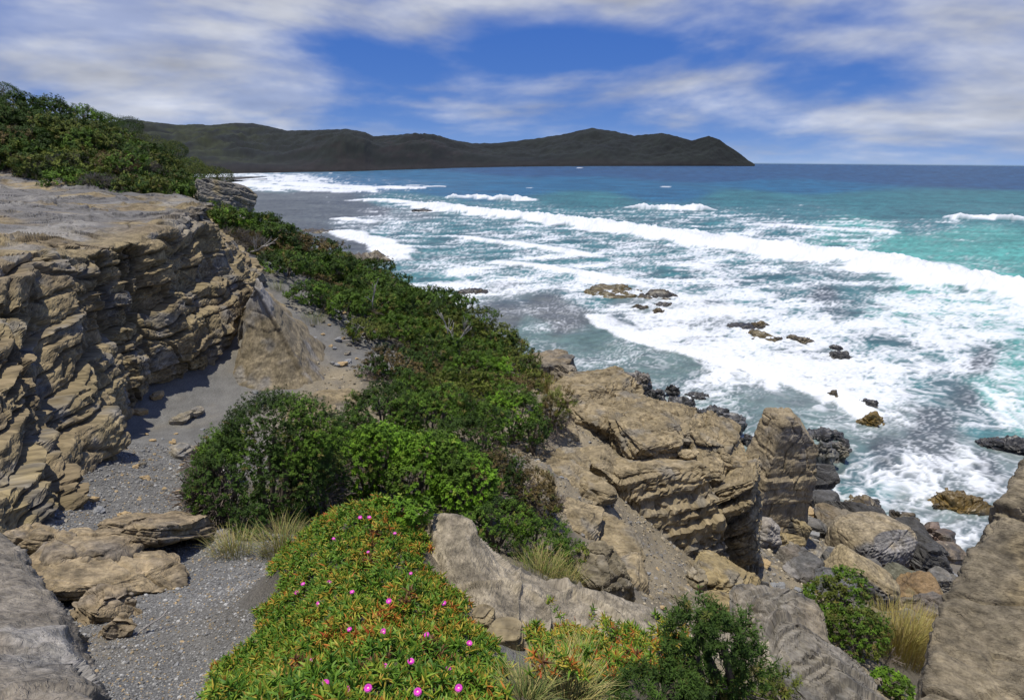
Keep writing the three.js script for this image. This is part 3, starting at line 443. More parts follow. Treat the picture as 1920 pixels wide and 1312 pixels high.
// a free-standing stone: a rounded, chipped block on a cube grid, then bedded
function stone(half, rot, o, seed, pal, tint) {
  const n = o.res ?? 24, hv = vec(...half), cuts = [], q0 = new THREE.Quaternion().setFromEuler(new THREE.Euler(...rot));
  reseed(seed * 31 + 7);
  const power = o.power ?? 5;
  for (let i = 0; i < (o.chips ?? 7); i++) { const d = vec(rr(-1, 1), rr(-1, 1), rr(-1, 1)).normalize(); cuts.push([d, rr(o.chip ?? 0.78, 1.05)]); }
  for (const c of o.cuts ?? []) cuts.push([vec(c[0], c[1], c[2]).normalize(), c[3]]);
  const map = new Map(), P = [], own = [], uv = [], fi = [];
  const ax = [[1, 2, 0], [1, 2, 0], [2, 0, 1], [2, 0, 1], [0, 1, 2], [0, 1, 2]];
  for (let f = 0; f < 6; f++) {
    const [ua, va, wa] = ax[f], sg = f % 2 ? -1 : 1, base = own.length;
    for (let j = 0; j <= n; j++) for (let i = 0; i <= n; i++) {
      const c = [0, 0, 0]; c[ua] = (i / n * 2 - 1) * sg; c[va] = j / n * 2 - 1; c[wa] = sg;
      const key = c.map((v) => Math.round(v * 1000)).join();
      let m = map.get(key);
      if (m === undefined) {
        m = P.length; map.set(key, m);
        const d = vec(c[0] * (1.25 - 0.25 * c[0] * c[0]), c[1] * (1.25 - 0.25 * c[1] * c[1]), c[2] * (1.25 - 0.25 * c[2] * c[2])).normalize();
        let r = Math.pow(Math.abs(d.x) ** power + Math.abs(d.y) ** power + Math.abs(d.z) ** power, -1 / power);
        for (const [cn, co] of cuts) { const dd = cn.dot(d); if (dd > 0.05) { const lim = co / dd, k = o.soft ?? 0.02, h = clamp(0.5 + 0.5 * (r - lim) / k); r = mix(r, lim, h) - k * h * (1 - h); } }
        const p = d.multiplyScalar(r).multiply(hv);
        if (o.taper) { const s = 1 - o.taper * (p.y / half[1] * 0.5 + 0.5); p.x *= s; p.z *= s; }
        if (o.lean) { p.x += o.lean[0] * p.y; p.z += o.lean[1] * p.y; }
        if (o.bend) p.y += o.bend * (p.x / half[0]) ** 2 * half[1];
        P.push(p);
      }
      own.push(m); uv.push((c[ua] * half[ua]) / 2.2 * (o.uvs ?? 1) + f * 0.37, (c[va] * half[va]) / 2.2 * (o.uvs ?? 1) + seed * 0.17);
    }
    for (let j = 0; j < n; j++) for (let i = 0; i < n; i++) { const a = base + j * (n + 1) + i, b = a + 1, c = a + n + 1, d = c + 1; fi.push(a, b, d, a, d, c); }
  }
  const w = new THREE.BufferGeometry(), wp = new Float32Array(P.length * 3); P.forEach((p, k) => wp.set([p.x, p.y, p.z], k * 3)); w.setAttribute('position', new THREE.BufferAttribute(wp, 3)); w.setIndex(fi.map((v) => own[v])); w.computeVertexNormals();
  const nn = w.attributes.normal, nv = vec(0, 0, 0), ids = [], cw = [];
  P.forEach((p, k) => { nv.fromBufferAttribute(nn, k); if (o.pit) o.pit(p, nv); ids[k] = bedded(p, nv, o, seed); wp.set([p.x, p.y, p.z], k * 3); cw[k] = tint ? tint(p, ids[k], nv) : rockTint(p, ids[k], pal, seed, clamp(n / (Math.max(...half) * 60), 0.15, 1)); });
  w.computeVertexNormals();
  const N = own.length, pos = new Float32Array(N * 3), nor = new Float32Array(N * 3), cl = new Float32Array(N * 3);
  for (let k = 0; k < N; k++) { const m = own[k]; pos.set(wp.subarray(m * 3, m * 3 + 3), k * 3); nor.set(nn.array.subarray ? w.attributes.normal.array.subarray(m * 3, m * 3 + 3) : [0, 1, 0], k * 3); cl.set(cw[m], k * 3); }
  const g = new THREE.BufferGeometry(); g.setAttribute('position', new THREE.BufferAttribute(pos, 3)); g.setAttribute('normal', new THREE.BufferAttribute(nor, 3)); g.setAttribute('uv', new THREE.Float32BufferAttribute(uv, 2)); g.setAttribute('color', new THREE.BufferAttribute(cl, 3)); g.setIndex(fi);
  g.applyQuaternion(q0);
  return o.sharp ? toCreasedNormals(g, o.sharp) : g;
}
const LEVEL = bedFrame([0.06, 1, 0.08]);
const cliffRock = { bed: bedFrame([-0.04, 1, 0.05]), long: 0.72, beds: [[0.60, 0.34, 3.4], [0.20, 0.17, 1.6], [0.085, 0.05, 0.8]], warp: 0.5, lump: 0.14, rough: 0.06, facet: 0.7, terrace: 1.0 };

// ---- the big cliff on the left
{
  const foot = [[-150, 1130, 14.9], [40, 1040, 14.2], [150, 955, 13.5], [200, 870, 12.9], [215, 800, 12.5], [285, 768, 12.4], [330, 735, 12.3], [425, 718, 12.2], [462, 645, 12.4], [478, 580, 13.0], [470, 520, 13.9], [440, 470, 14.8]].map((q) => atAlt(...q));
  const brow = [[-250, 530, 18.0], [-60, 505, 17.8], [40, 497, 17.7], [120, 486, 17.6], [190, 474, 17.5], [260, 458, 17.5], [320, 442, 17.6], [392, 414, 17.7], [408, 402, 17.8], [402, 394, 17.8], [388, 388, 17.6], [372, 384, 17.4]].map((q) => atAlt(...q));
  const back = [[-30, 18.4, -18], [-32, 18.5, -24], [-33, 18.6, -30], [-36, 18.7, -38], [-38, 18.7, -46], [-33.5, 18.6, -45.5], [-29, 18.2, -43], [-24.5, 17.9, -39.5], [-22, 17.8, -39], [-20.5, 17.7, -38.5], [-20, 17.5, -38.7], [-20, 17.2, -39.5]].map((q) => vec(...q));
  const out = (i) => vec(1, 0, 0.75 - i * 0.06).normalize();
  const row = (t, bulge) => foot.map((f, i) => f.clone().lerp(brow[i], t).addScaledVector(out(i), bulge));
  const rows = [foot.map((f, i) => f.clone().add(vec(0, -1.2, 0)).addScaledVector(out(i), 0.1)), foot, row(0.22, 0.18), row(0.5, 0.0), row(0.75, -0.28), row(0.93, -0.6), brow.map((b, i) => b.clone().addScaledVector(out(i), -1.3).add(vec(0, 0.03, 0))), brow.map((b, i) => b.clone().lerp(back[i], 0.16)), brow.map((b, i) => b.clone().lerp(back[i], 0.55)), back, back.map((b) => b.clone().add(vec(-0.5, -1.5, -1.0)))];
  const shape = (p, n, u, v) => {
    const steep = 1 - Math.abs(n.y);
    let d = 0.75 * noise(u * 17, v * 2.2, 4.4) + 0.35 * noise(u * 41, v * 5, 8.1);                    // buttresses and bays
    const gap = (u0, lean, wd, dp, lo, hi) => { const c = u - u0 - lean * (v - 0.3) - 0.004 * noise(v * 40, 1, u0 * 90); d -= dp * Math.exp(-((c / wd) ** 2)) * sst(lo - 0.04, lo, v) * sst(hi + 0.06, hi, v); };
    gap(0.455, -0.05, 0.009, 2.4, 0.0, 0.34); gap(0.565, 0.02, 0.006, 1.2, 0.0, 0.36); gap(0.395, 0.10, 0.010, 0.9, 0.0, 0.30); gap(0.30, 0.16, 0.011, 0.7, 0.0, 0.42); gap(0.50, -0.03, 0.02, 0.6, 0.2, 0.3); gap(0.66, 0.05, 0.008, 0.6, 0.0, 0.3); gap(0.16, 0.1, 0.01, 0.6, 0.0, 0.4);
    p.addScaledVector(n, d * sst(0.15, 0.7, steep) * sst(0.0, 0.05, v));
    p.y += 0.16 * noise(p.x * 0.22, 2, p.z * 0.22) * sst(0.6, 0.2, steep) ;
  };
  const tint = (p, id, n) => {
    let c = rockTint(p, id, [TAN, [0.235, 0.185, 0.110], [0.20, 0.195, 0.185]], 3, n.y > 0.9 ? 0.2 : 1);
    // the flat top carries drifts of grey gravel and pale crust
    if (p.y > 17.0) {
      const far = Math.hypot(p.x, p.z), grav = sst(-0.06, 0.14, fbm(p.x * 0.16 + 3, 5, p.z * 0.30, 5) + 0.06 + 0.12 * sst(14, 26, -p.x)) * sst(11.5, 15, -p.x - (p.z + 30) * 0.05), crust = sst(0.10, 0.3, fbm(p.x * 0.5, 2, p.z * 0.28, 4)) * sst(10.5, 13, -p.x);
      const k = sst(17.0, 17.4, p.y + 0.2 * noise(p.x, p.z, 4)); c = mix3(c, [0.185, 0.183, 0.180], grav * k * 0.92); c = mix3(c, [0.40, 0.385, 0.35], crust * k * 0.5);
    }
    return c;
  };
  const g = loft(rows, 820, 500, { ...cliffRock, shape, even: 0.7, calm: 0.9, crack: [[0.3, 0.14, 0.05]] }, 3, null, tint);
  const cliff = new THREE.Group(); cliff.name = 'sandstone_cliff';
  let lo = 1e9, hi = -1e9; for (const i of g.userData.ids) { lo = Math.min(lo, i); hi = Math.max(hi, i); }
  for (let i = lo; i <= hi; i++) { const q = pick(g, (k) => k === i || (i === hi - 4 && k > i)); if (i <= hi - 4 && q.index.count > 60) named(q, rockMat, 'rock_bed', cliff); }
  tag(cliff, 'tall cliff of layered tan sandstone with a flat top, left of the gravel gully', 'cliff');
}
// ---- smooth dome of weathered sandstone at the end of the cliff
{
  const foot = [[428, 716, 12.2], [458, 742, 12.05], [525, 748, 11.9], [575, 738, 11.9], [606, 722, 11.9], [612, 680, 12.0], [585, 625, 12.5], [548, 585, 13.1], [515, 555, 13.6], [490, 535, 13.9]].map((q) => atAlt(...q));
  const rid = [[458, 585, 14.5], [464, 568, 14.9], [470, 556, 15.15], [475, 550, 15.3], [480, 546, 15.4], [486, 543, 15.4], [488, 541, 15.3], [488, 538, 15.25], [486, 534, 15.2], [480, 528, 15.1]].map((q) => atAlt(...q));
  const row = (t, up) => foot.map((f, i) => f.clone().lerp(rid[i], t).add(vec(0, up, 0)));
  const shape = (p, n, u, v) => { const k = Math.abs(Math.sin(u * 24 + 2.2 * noise(v * 2, u * 3, 2))); p.addScaledVector(n, 0.10 * (k - 0.5) * sst(0.9, 0.3, v) + 0.18 * Math.exp(-(((u - 0.36 - 0.10 * v) / 0.02) ** 2)) + 0.14 * Math.exp(-(((u - 0.60 - 0.03 * v) / 0.015) ** 2)) * sst(.7, .3, v)); };
  const g = loft([foot.map((f) => f.clone().add(vec(0, -0.8, 0))), foot, row(0.3, -0.22), row(0.62, -0.18), row(0.88, 0.02), rid, rid.map((r) => r.clone().add(vec(-0.7, -1.6, -0.5)))], 150, 130, { bed: LEVEL, beds: [[0.5, 0.03, 2]], warp: 0.3, lump: 0.10, rough: 0.035, facet: 0.3, terrace: 0, step: 0, shape }, 8, null, (p, id) => { const c = rockTint(p, 4, [[0.275, 0.225, 0.140], [0.235, 0.195, 0.125], [0.26, 0.25, 0.235]], 8), k = sst(14.3, 14.9, p.y + 0.5 * noise(p.x, p.y, p.z)); return mix3(c, [0.34, 0.33, 0.32], k * 0.8); });
  const m = named(g, smoothRockMat, 'sandstone_dome'); tag(m, 'smooth cone of rain-fluted tan sandstone at the foot of the cliff, with a grey tip', 'rock');
}
// ---- low ledge of tilted slabs on the gravel, lower left
function between(px1, py1, px2, py2, width, thick, sink = 0.3) {
  const a = onGround(px1, py1), b = onGround(px2, py2), d = b.clone().sub(a), L = d.length();
  return { c: a.clone().add(b).multiplyScalar(0.5).add(vec(0, thick * (0.5 - sink), 0)), half: [L / 2, thick / 2, width / 2], rot: [0, Math.atan2(-d.z, d.x), 0], slope: Math.asin(clamp(d.y / L, -0.6, 0.6)) };
}
{
  const ledge = new THREE.Group(); ledge.name = 'rock_ledge';
  const L = [[240, 1068, 378, 1000, 0.95, 0.34, -0.45, -0.16], [225, 1030, 335, 992, 0.6, 0.30, -0.3, -0.1], [110, 1092, 262, 1066, 1.05, 0.40, -0.3, -0.14], [75, 1135, 340, 1085, 0.85, 0.34, 0.1, -0.12], [150, 1168, 255, 1145, 0.62, 0.36, 0.25, -0.05], [185, 1200, 248, 1186, 0.34, 0.24, 0.3, 0.05], [60, 1092, 135, 1092, 0.95, 0.5, 0.1, -0.05], [40, 1050, 110, 1030, 0.7, 0.5, 0.2, 0.1]];
  L.forEach(([x1, y1, x2, y2, w, th, sink, tilt], i) => {
    const s = between(x1, y1, x2, y2, w, th, sink);
    const g = stone([s.half[0] * 1.12, s.half[1], s.half[2]], [tilt, s.rot[1], s.slope], { bed: bedFrame([0.05, 1, 0.15]), beds: [[0.13, 0.07, 0.9], [0.05, 0.028, 0.35]], warp: 0.10, lump: 0.06, rough: 0.03, res: 54, power: 5, chips: 5, chip: 0.80, uvs: 2.2, step: 0.4, crack: [[1.2, 0.05, 0.03]] }, 20 + i, [[0.31, 0.245, 0.150], [0.245, 0.190, 0.115], [0.185, 0.165, 0.140]]);
    const m = named(g, nearRockMat, 'rock_slab', ledge); m.position.copy(s.c);
  });
  tag(ledge, 'low ledge of long tilted brown slabs lying across the gravel', 'rock ledge');
}
// ---- grey rock in the lower left corner
{
  const edge = [[-120, 940, 15.9], [0, 1000, 16.05], [50, 1060, 16.2], [85, 1120, 16.45], [112, 1185, 16.75], [140, 1250, 17.05], [158, 1330, 17.4], [165, 1440, 17.7]].map((q) => atAlt(...q));
  const off = (dx, dy, dz) => edge.map((e) => e.clone().add(vec(dx, dy, dz)));
  const g = loft([off(0.25, -1.8, -0.2), off(0.12, -0.7, -0.1), off(0.03, -0.12, -0.02), off(-0.12, 0.02, 0), off(-0.5, 0.10, 0.08), off(-1.2, 0.22, 0.2), off(-2.6, 0.25, 0.5), off(-3.2, -1.2, 0.6)], 240, 240, { even: 1, bed: bedFrame([0.15, 1, 0.2]), beds: [[0.45, 0.05, 1.2]], warp: 0.15, lump: 0.06, rough: 0.026, facet: 1.0, terrace: 0.5, step: 0, uvs: 3.2, crack: [[0.9, 0.05, 0.03]] }, 33, [[0.205, 0.178, 0.138], [0.235, 0.212, 0.175], [0.30, 0.29, 0.27]]);
  tag(named(g, nearRockMat, 'foreground_rock'), 'large grey-brown rock with pale lichen in the lower left corner', 'rock');
}
// ---- grey slab behind the flowering mat, with its raised end
{
  const B = [[735, 1000, 16.4], [800, 988, 16.72], [880, 1000, 16.75], [940, 1062, 16.6], [1010, 1092, 16.5], [1090, 1116, 16.4], [1180, 1138, 16.25], [1270, 1160, 16.1], [1350, 1182, 15.9], [1440, 1215, 15.6]].map((q) => atAlt(...q));
  const Fr = [[735, 1075, 16.3], [800, 1095, 16.62], [870, 1130, 16.72], [930, 1172, 16.75], [1000, 1192, 16.7], [1090, 1200, 16.55], [1180, 1214, 16.4], [1280, 1234, 16.2], [1370, 1275, 15.9], [1460, 1320, 15.6]].map((q) => atAlt(...q));
  const off = (r, dx, dy, dz) => r.map((e) => e.clone().add(vec(dx, dy, dz)));
  const lerp = (t, up) => B.map((b, i) => b.clone().lerp(Fr[i], t).add(vec(0, up, 0)));
  const shape = (p, n, u, v) => { const head = sst(0.27, 0.20, u + 0.03 * noise(v * 9, u * 9, 2)); p.y += 0.09 * head * sst(0.28, 0.4, v) * sst(0.78, 0.62, v); const c = u - 0.36 - 0.10 * (v - 0.4) - 0.008 * noise(v * 30, 1, 2); p.addScaledVector(n, -0.035 * Math.exp(-((c / 0.005) ** 2)) * sst(0.4, 0.55, v)); };
  const g = loft([off(B, 0.1, -3.4, -1.2), off(B, 0.06, -1.4, -0.5), off(B, 0.02, -0.35, -0.12), B, lerp(0.3, 0.05), lerp(0.65, 0.06), Fr, off(Fr, -0.02, -0.22, 0.08), off(Fr, -0.1, -0.8, 0.1)], 330, 230, { bed: bedFrame([0.10, 1, 0.12]), beds: [[0.26, 0.05, 1.1], [0.075, 0.024, 0.5], [0.03, 0.01, 0.25]], warp: 0.10, lump: 0.05, rough: 0.022, facet: 1.0, terrace: 0.9, step: 0.2, shape, uvs: 3, crack: [[1.1, 0.05, 0.028]] }, 41, [[0.33, 0.285, 0.205], [0.285, 0.250, 0.190], [0.38, 0.335, 0.25]]);
  tag(named(g, nearRockMat, 'rock_slab'), 'long pale grey rock slab running right from behind the flowering mat', 'rock');
  [[948, 1192, 0.13, 0.09, 0.12], [905, 1165, 0.10, 0.07, 0.09], [1005, 1222, 0.07, 0.05, 0.07]].forEach(([px, py, a, b, c], i) => {
    const p = atAlt(px, py, 16.85 - i * 0.03), m = named(stone([a, b, c], [0.1, i, 0.1], { bed: LEVEL, beds: [[0.06, 0.012, 0.3]], warp: 0.05, lump: 0.02, rough: 0.012, res: 20, power: 4 }, 50 + i, [TAN, [0.30, 0.25, 0.17], GREYR]), rockMat, 'small_stone');
    m.position.copy(p); tag(m, ['tan stone wedged under the front edge of the pale slab', 'small tan stone between the flowering mat and the slab', 'tiny stone on the gravel below the pale slab'][i], 'stone');
  });
}
// ---- the layered outcrop in the middle
{
  const oc = new THREE.Group(); oc.name = 'rock_outcrop';
  const dip = bedFrame([-0.18, 1, 0.22]), steep = bedFrame([-0.62, 0.72, 0.42]);
  const big = { long: 0.65, beds: [[0.46, 0.20, 1.7], [0.16, 0.09, 0.8]], warp: 0.2, lump: 0.08, rough: 0.06, power: 9, chips: 6, chip: 0.76, res: 60, crack: [[0.6, 0.12, 0.04], [1.5, 0.05, 0.03]] };
  const pal = [[0.315, 0.255, 0.155], [0.255, 0.205, 0.120], [0.21, 0.195, 0.165]];
  const blocks = [
    [1125, 806, 23.4, [1.5, 1.1, 1.6], [0.10, 0.5, -0.08], { bed: dip }], [1190, 806, 22.9, [1.3, 1.0, 1.6], [0.14, 0.2, -0.04], { bed: dip }], [1215, 835, 21.6, [1.2, 0.75, 1.3], [0.12, 0.3, -0.1], { bed: dip }], [1268, 812, 23.0, [1.0, 0.75, 1.3], [0.16, -0.2, -0.12], { bed: dip }], [1318, 832, 22.7, [0.9, 0.8, 1.2], [0.2, -0.5, -0.25], { bed: dip }], [1358, 872, 22.3, [0.75, 0.8, 1.0], [0.2, -0.3, -0.4], { bed: dip }],
    [1225, 985, 20.0, [2.3, 2.5, 1.9], [-0.32, 0.25, 0.05], { bed: bedFrame([-0.2, 1, 0.5]) }], [1180, 925, 20.6, [1.5, 1.0, 1.3], [-0.1, 0.4, 0.0], { bed: dip }], [1085, 930, 17.6, [1.0, 0.7, 1.2], [0.05, 0.5, 0.0], { bed: dip }],
    [1310, 900, 21.2, [0.8, 1.0, 0.9], [0.1, -0.4, -0.2], { bed: dip }],
    [1290, 865, 20.9, [0.30, 0.42, 0.32], [0.1, 0.2, 0.2], { bed: dip }],
    [1110, 745, 26.5, [2.2, 0.8, 1.8], [0, 0.3, 0.03], { bed: dip }], [1235, 778, 25.4, [1.8, 0.6, 1.2], [0.05, 0.1, -0.08], { bed: dip }],
  ];
  // tilted plates leaning one behind the other on the right side
  for (let i = 0; i < 8; i++) { const p = atFar(1322, 905, 21.4).add(vec(0.02 + i * 0.14, -0.1 - i * 0.46, 0.12 + i * 0.04)), m = named(stone([2.05 - i * 0.10, 0.25 + 0.07 * hash(i, 4), 1.5 - 0.05 * i + 0.5 * (hash(i, 9) - 0.5)], [0.06, -0.42 + 0.1 * (hash(i, 3) - 0.5), 0.66 + 0.08 * (hash(i, 6) - 0.5)], { ...big, bed: LEVEL, beds: [[0.2, 0.06, 1.1], [0.08, 0.03, 0.6]], lump: 0.05, rough: 0.05, power: 8, chips: 4, chip: 0.85, res: 40 }, 140 + i, pal), rockMat, 'tilted_plate', oc); m.position.copy(p); }
  blocks.forEach(([px, py, hd, half, rot, o], i) => { const m = named(stone(half, rot, { ...big, ...o }, 60 + i, pal), rockMat, 'rock_block', oc); m.position.copy(atFar(px, py, hd)); });
  tag(oc, 'layered tan sandstone outcrop with dark tilted beds, between the shrubs and the boulder beach', 'rock outcrop');
  const single = [
    [1362, 1105, 17.6, [1.05, 0.75, 1.1], [-0.1, -0.3, -0.12], 'rounded yellow-tan layered rock below the tilted outcrop', [OCHRE, TAN, GREYR], { bed: dip }],
    [1372, 1185, 15.6, [0.85, 1.1, 0.8], [0, -0.3, -0.05], 'tan layered block behind the dark foreground shrub', [OCHRE, TAN, GREYR], { bed: dip }],
    [1262, 1090, 16.4, [0.52, 0.36, 0.5], [0, 0.4, 0.1], 'brown squared boulder at the foot of the outcrop', [GREYR, TAN, SLATE], { bed: dip }],
    [1302, 1095, 16.2, [0.28, 0.30, 0.3], [0, 0.2, 0.1], 'small tan block wedged beside the squared boulder', [TAN, GREYR, SLATE], { bed: dip }],
    [1128, 1090, 10.1, [0.52, 0.52, 0.55], [0.15, 0.62, 0.12], 'squarish rock with a shaded flat face, behind the pale slab', [[0.22, 0.185, 0.12], [0.19, 0.165, 0.115], GREYR], { bed: bedFrame([-0.5, 0.8, 0.3]), power: 7, chips: 4, chip: 0.95, beds: [[0.09, 0.02, 0.6], [0.04, 0.01, 0.3]] }],
    [1535, 1300, 12.0, [1.5, 0.5, 1.3], [0.30, -0.3, -0.36], 'grey sloping slab at the bottom below the leaning shrub pair', [[0.24, 0.215, 0.175], GREYR, SLATE], { bed: bedFrame([0.3, 1, 0.3]), beds: [[0.34, 0.06, 1.6], [0.12, 0.025, 0.9]], power: 6, chips: 6, chip: 0.75, lump: 0.08, rough: 0.05, facet: 0.6, terrace: 1, res: 64, crack: [[0.8, 0.09, 0.03], [2, 0.04, 0.02]] }],
    [1460, 1185, 14.8, [1.2, 0.5, 1.2], [0.3, -0.2, -0.3], 'grey-brown ledge right of the dark pointed foreground shrub', [[0.25, 0.215, 0.16], GREYR, SLATE], { bed: bedFrame([0.3, 1, 0.3]), beds: [[0.18, 0.05, 1.4], [0.06, 0.02, 0.5]], power: 6, chips: 4 }],
    [1225, 1158, 12.9, [1.0, 0.42, 0.7], [0.05, 0.1, -0.06], 'low ribbed rock sunk in the gravel behind the pale slab', [TAN, GREYR, SLATE], { bed: bedFrame([0, 1, 0.35]), beds: [[0.12, 0.05, 1], [0.05, 0.02, 0.4]] }],
  ];
  single.forEach(([px, py, hd, half, rot, label, pal, o], i) => { const m = named(stone(half, rot, { ...big, res: 44, lump: 0.08, rough: 0.035, beds: [[0.24, 0.06, 0.8], [0.09, 0.03, 0.4]], warp: 0.12, ...o }, 80 + i, pal), rockMat, 'boulder'); m.position.copy(atFar(px, py, hd)); tag(m, label, 'rock'); });
}
// ---- lookout rock at the end of the scrub ridge
{
  const pr = new THREE.Group(); pr.name = 'rock_point';
  [[1035, 690, 30.5, [1.2, 0.7, 1.3], [0, 0.2, 0.1]], [1048, 725, 29.5, [0.6, 1.3, 1.2], [0, 0.2, -0.15]], [1000, 705, 30.0, [1.4, 0.5, 1.0], [0, 0.1, 0.05]], [1085, 748, 29, [1.0, 0.5, 1.2], [0, 0.3, -0.3]]].forEach(([px, py, hd, half, rot], i) => { const m = named(stone(half, rot, { bed: LEVEL, beds: [[0.3, 0.12, 1], [0.1, 0.04, 0.5]], warp: 0.2, lump: 0.14, rough: 0.06, res: 40 }, 95 + i, [[0.24, 0.19, 0.12], GREYR, SLATE]), rockMat, 'rock_block', pr); m.position.copy(atFar(px, py, hd)); });
  tag(pr, 'overhanging brown rock at the seaward tip of the scrub ridge', 'rock');
  const b = named(stone([2.2, 1.6, 1.8], [0, 0.4, -0.25], { bed: LEVEL, beds: [[0.5, 0.12, 2.4]], warp: 0.2, lump: 0.16, rough: 0.06, res: 40, step: 0.4 }, 99, [GREYR, [0.19, 0.18, 0.16], TAN]), rockMat, 'rock_outcrop'); b.position.copy(atFar(418, 372, 52)); b.position.y -= 0.4; tag(b, 'small grey layered outcrop showing behind the scrub at the hill foot', 'rock outcrop');
}
// ---- rock wall on the right edge
{
  const sil = [[2080, 690, 11.5], [2000, 775, 10.6], [1928, 856, 9.8], [1892, 915, 9.2], [1852, 985, 8.7], [1812, 1060, 8.1], [1772, 1140, 7.5], [1752, 1205, 7.0], [1742, 1312, 6.3], [1735, 1440, 5.6]].map(([x, y, h]) => atFar(x, y, h));
  const off = (dx, dy, dz) => sil.map((e, i) => e.clone().add(vec(dx, dy, dz)));
  const g = loft([off(0.9, -8, -0.9), off(0.5, -3.4, -0.6), off(0.12, -0.5, -0.16), off(0.0, 0.0, 0.0), off(0.28, 0.06, 0.24), off(0.85, 0.20, 0.66), off(1.9, 0.45, 1.3), off(4.0, -0.2, 1.9)], 330, 230, { bed: bedFrame([-0.5, 0.35, 0.5]), beds: [[1.4, 0.04, 1.4]], warp: 0.3, lump: 0.09, rough: 0.07, terrace: 0, step: 0, facet: 0.55, uvs: 2.4, crack: [[0.6, 0.10, 0.045]] }, 110, null, (p) => rockTint(vec(p.x, p.y * 0.5, p.z), 3, [[0.245, 0.205, 0.135], [0.185, 0.158, 0.110], [0.33, 0.265, 0.155]], 110));
  tag(named(g, nearRockMat, 'rock_wall'), 'steep mottled tan rock wall on the right edge above the beach', 'cliff');
}
// ---------------------------------------------------------------- boulders of the beach and rocks in the sea
const boulderRock = { step: 0.35, bed: LEVEL, beds: [[0.4, 0.08, 1.4], [0.14, 0.03, 0.6]], warp: 0.2, lump: 0.12, rough: 0.05, power: 6, chips: 11, chip: 0.62, res: 22, sharp: 0.55, soft: 0.012, crack: [[0.5, 0.09, 0.05]] };
let bseed = 200;
function boulder(px, py, w, h, label, pal, o = {}) {
  const seed = bseed++, base = o.sea ? atAlt(px, py + h * 0.35, 0) : onGround(px, py + h * 0.32), m = base.distanceTo(EYE) / FPX;
  const yaw = o.yaw ?? rr(-0.6, 0.6), half = [w * m * 0.53, h * m * (o.flat ?? 0.58), w * m * 0.53 * (o.deep ?? 0.85)];
  const g = stone(half, [o.tx ?? 0, yaw, o.tz ?? 0], { ...boulderRock, lump: 0.05 * Math.min(2, half[0]), rough: 0.035 * Math.min(1.4, half[0]), ...(o.jag ? { lump: Math.min(half[1] * 0.8, half[0] * 0.22), rough: Math.min(half[1] * 0.35, 0.2) } : {}), ...o }, seed, pal, o.tint && o.tint(seed));
  const b = named(g, o.wet ? wetRockMat : o.smooth ? smoothRockMat : boulderMat, o.name ?? 'boulder'); b.position.copy(base).add(vec(0, half[1] * (o.rise ?? 0.45), 0));
  return tag(b, label, o.cat ?? 'boulder', o.group);
}
const honey = (front) => (p, n) => { const k = sst(0.35, 0.7, n.x * front[0] + n.y * front[1] + n.z * front[2]); if (k <= 0) return; const s = 7.5, x = p.x * s, y = p.y * s, z = p.z * s; let best = 9; for (let a = -1; a < 2; a++) for (let b = -1; b < 2; b++) for (let c = -1; c < 2; c++) { const X = Math.floor(x) + a, Y = Math.floor(y) + b, Z = Math.floor(z) + c, d = (X + hash(X, Y, Z) - x) ** 2 + (Y + hash(X + 9, Y, Z) - y) ** 2 + (Z + hash(X, Y + 9, Z) - z) ** 2; if (d < best) best = d; } p.addScaledVector(n, -0.11 * k * sst(0.5, 0.15, Math.sqrt(best))); };
const twoTone = (front, a, b, at = 0.5) => (seed) => (p, id, n) => { const c = rockTint(p, id, [a, mix3(a, GREYR, 0.3), a], seed), d = rockTint(p, id, [b, mix3(b, DARK, 0.3), b], seed), k = sst(at - 0.12, at + 0.12, n.x * front[0] + n.y * front[1] + n.z * front[2] + 0.2 * noise(p.x * 2, p.y * 2, p.z * 2)); return mix3(c, d, k); };
const STACK_TAN = [0.30, 0.245, 0.155];
{ // the leaning stack
  const p = atFar(1458, 884, 28.8), g = stone([1.75, 2.9, 1.2], [0.05, 0.25, -0.03], { bed: bedFrame([0.08, 1, 0.1]), beds: [[0.9, 0.10, 6], [0.2, 0.03, 3]], warp: 0.35, lump: 0.08, rough: 0.045, facet: 0.5, step: 0.15, crack: [[0.45, 0.10, 0.04]], power: 18, chips: 0, taper: 0.42, lean: [0.14, -0.10], res: 70, cuts: [[0.35, 0.93, 0.1, 0.93]] }, 190, [STACK_TAN, [0.27, 0.225, 0.15], [0.20, 0.185, 0.165]]);
  const m = named(g, rockMat, 'rock_stack'); m.position.copy(p); tag(m, 'tall blocky rock stack standing at the edge of the surf', 'rock stack');
}
const F1 = [-0.1, -0.25, 0.95], F2 = [0.35, -0.15, 0.9];
boulder(1629, 1018, 108, 74, 'big rounded boulder with a tan crown and honeycombed grey face', null, { pit: honey(F1), sharp: 0, tint: twoTone(F1, [0.34, 0.28, 0.18], [0.30, 0.29, 0.28], 0.35), res: 70, power: 3, chips: 3, chip: 0.9, beds: [[0.6, 0.02, 3]], lump: 0.1, rough: 0.02, yaw: 0.2, step: 0 });
boulder(1700, 1018, 84, 66, 'dark grey boulder with a hollow, right of the honeycombed boulder', [DARK, SLATE, DARK], { res: 44, power: 3, lump: 0.3, deep: 1.0, pit: (p, n) => { const d = (p.x - 0.2) ** 2 + (p.y - 0.1) ** 2; if (n.z > 0) p.addScaledVector(n, -0.35 * Math.exp(-d / 0.07)); } });
boulder(1737, 1056, 80, 50, 'dark wedge-shaped boulder below the hollowed one', [SLATE, DARK, SLATE], { res: 36, tz: -0.35 });
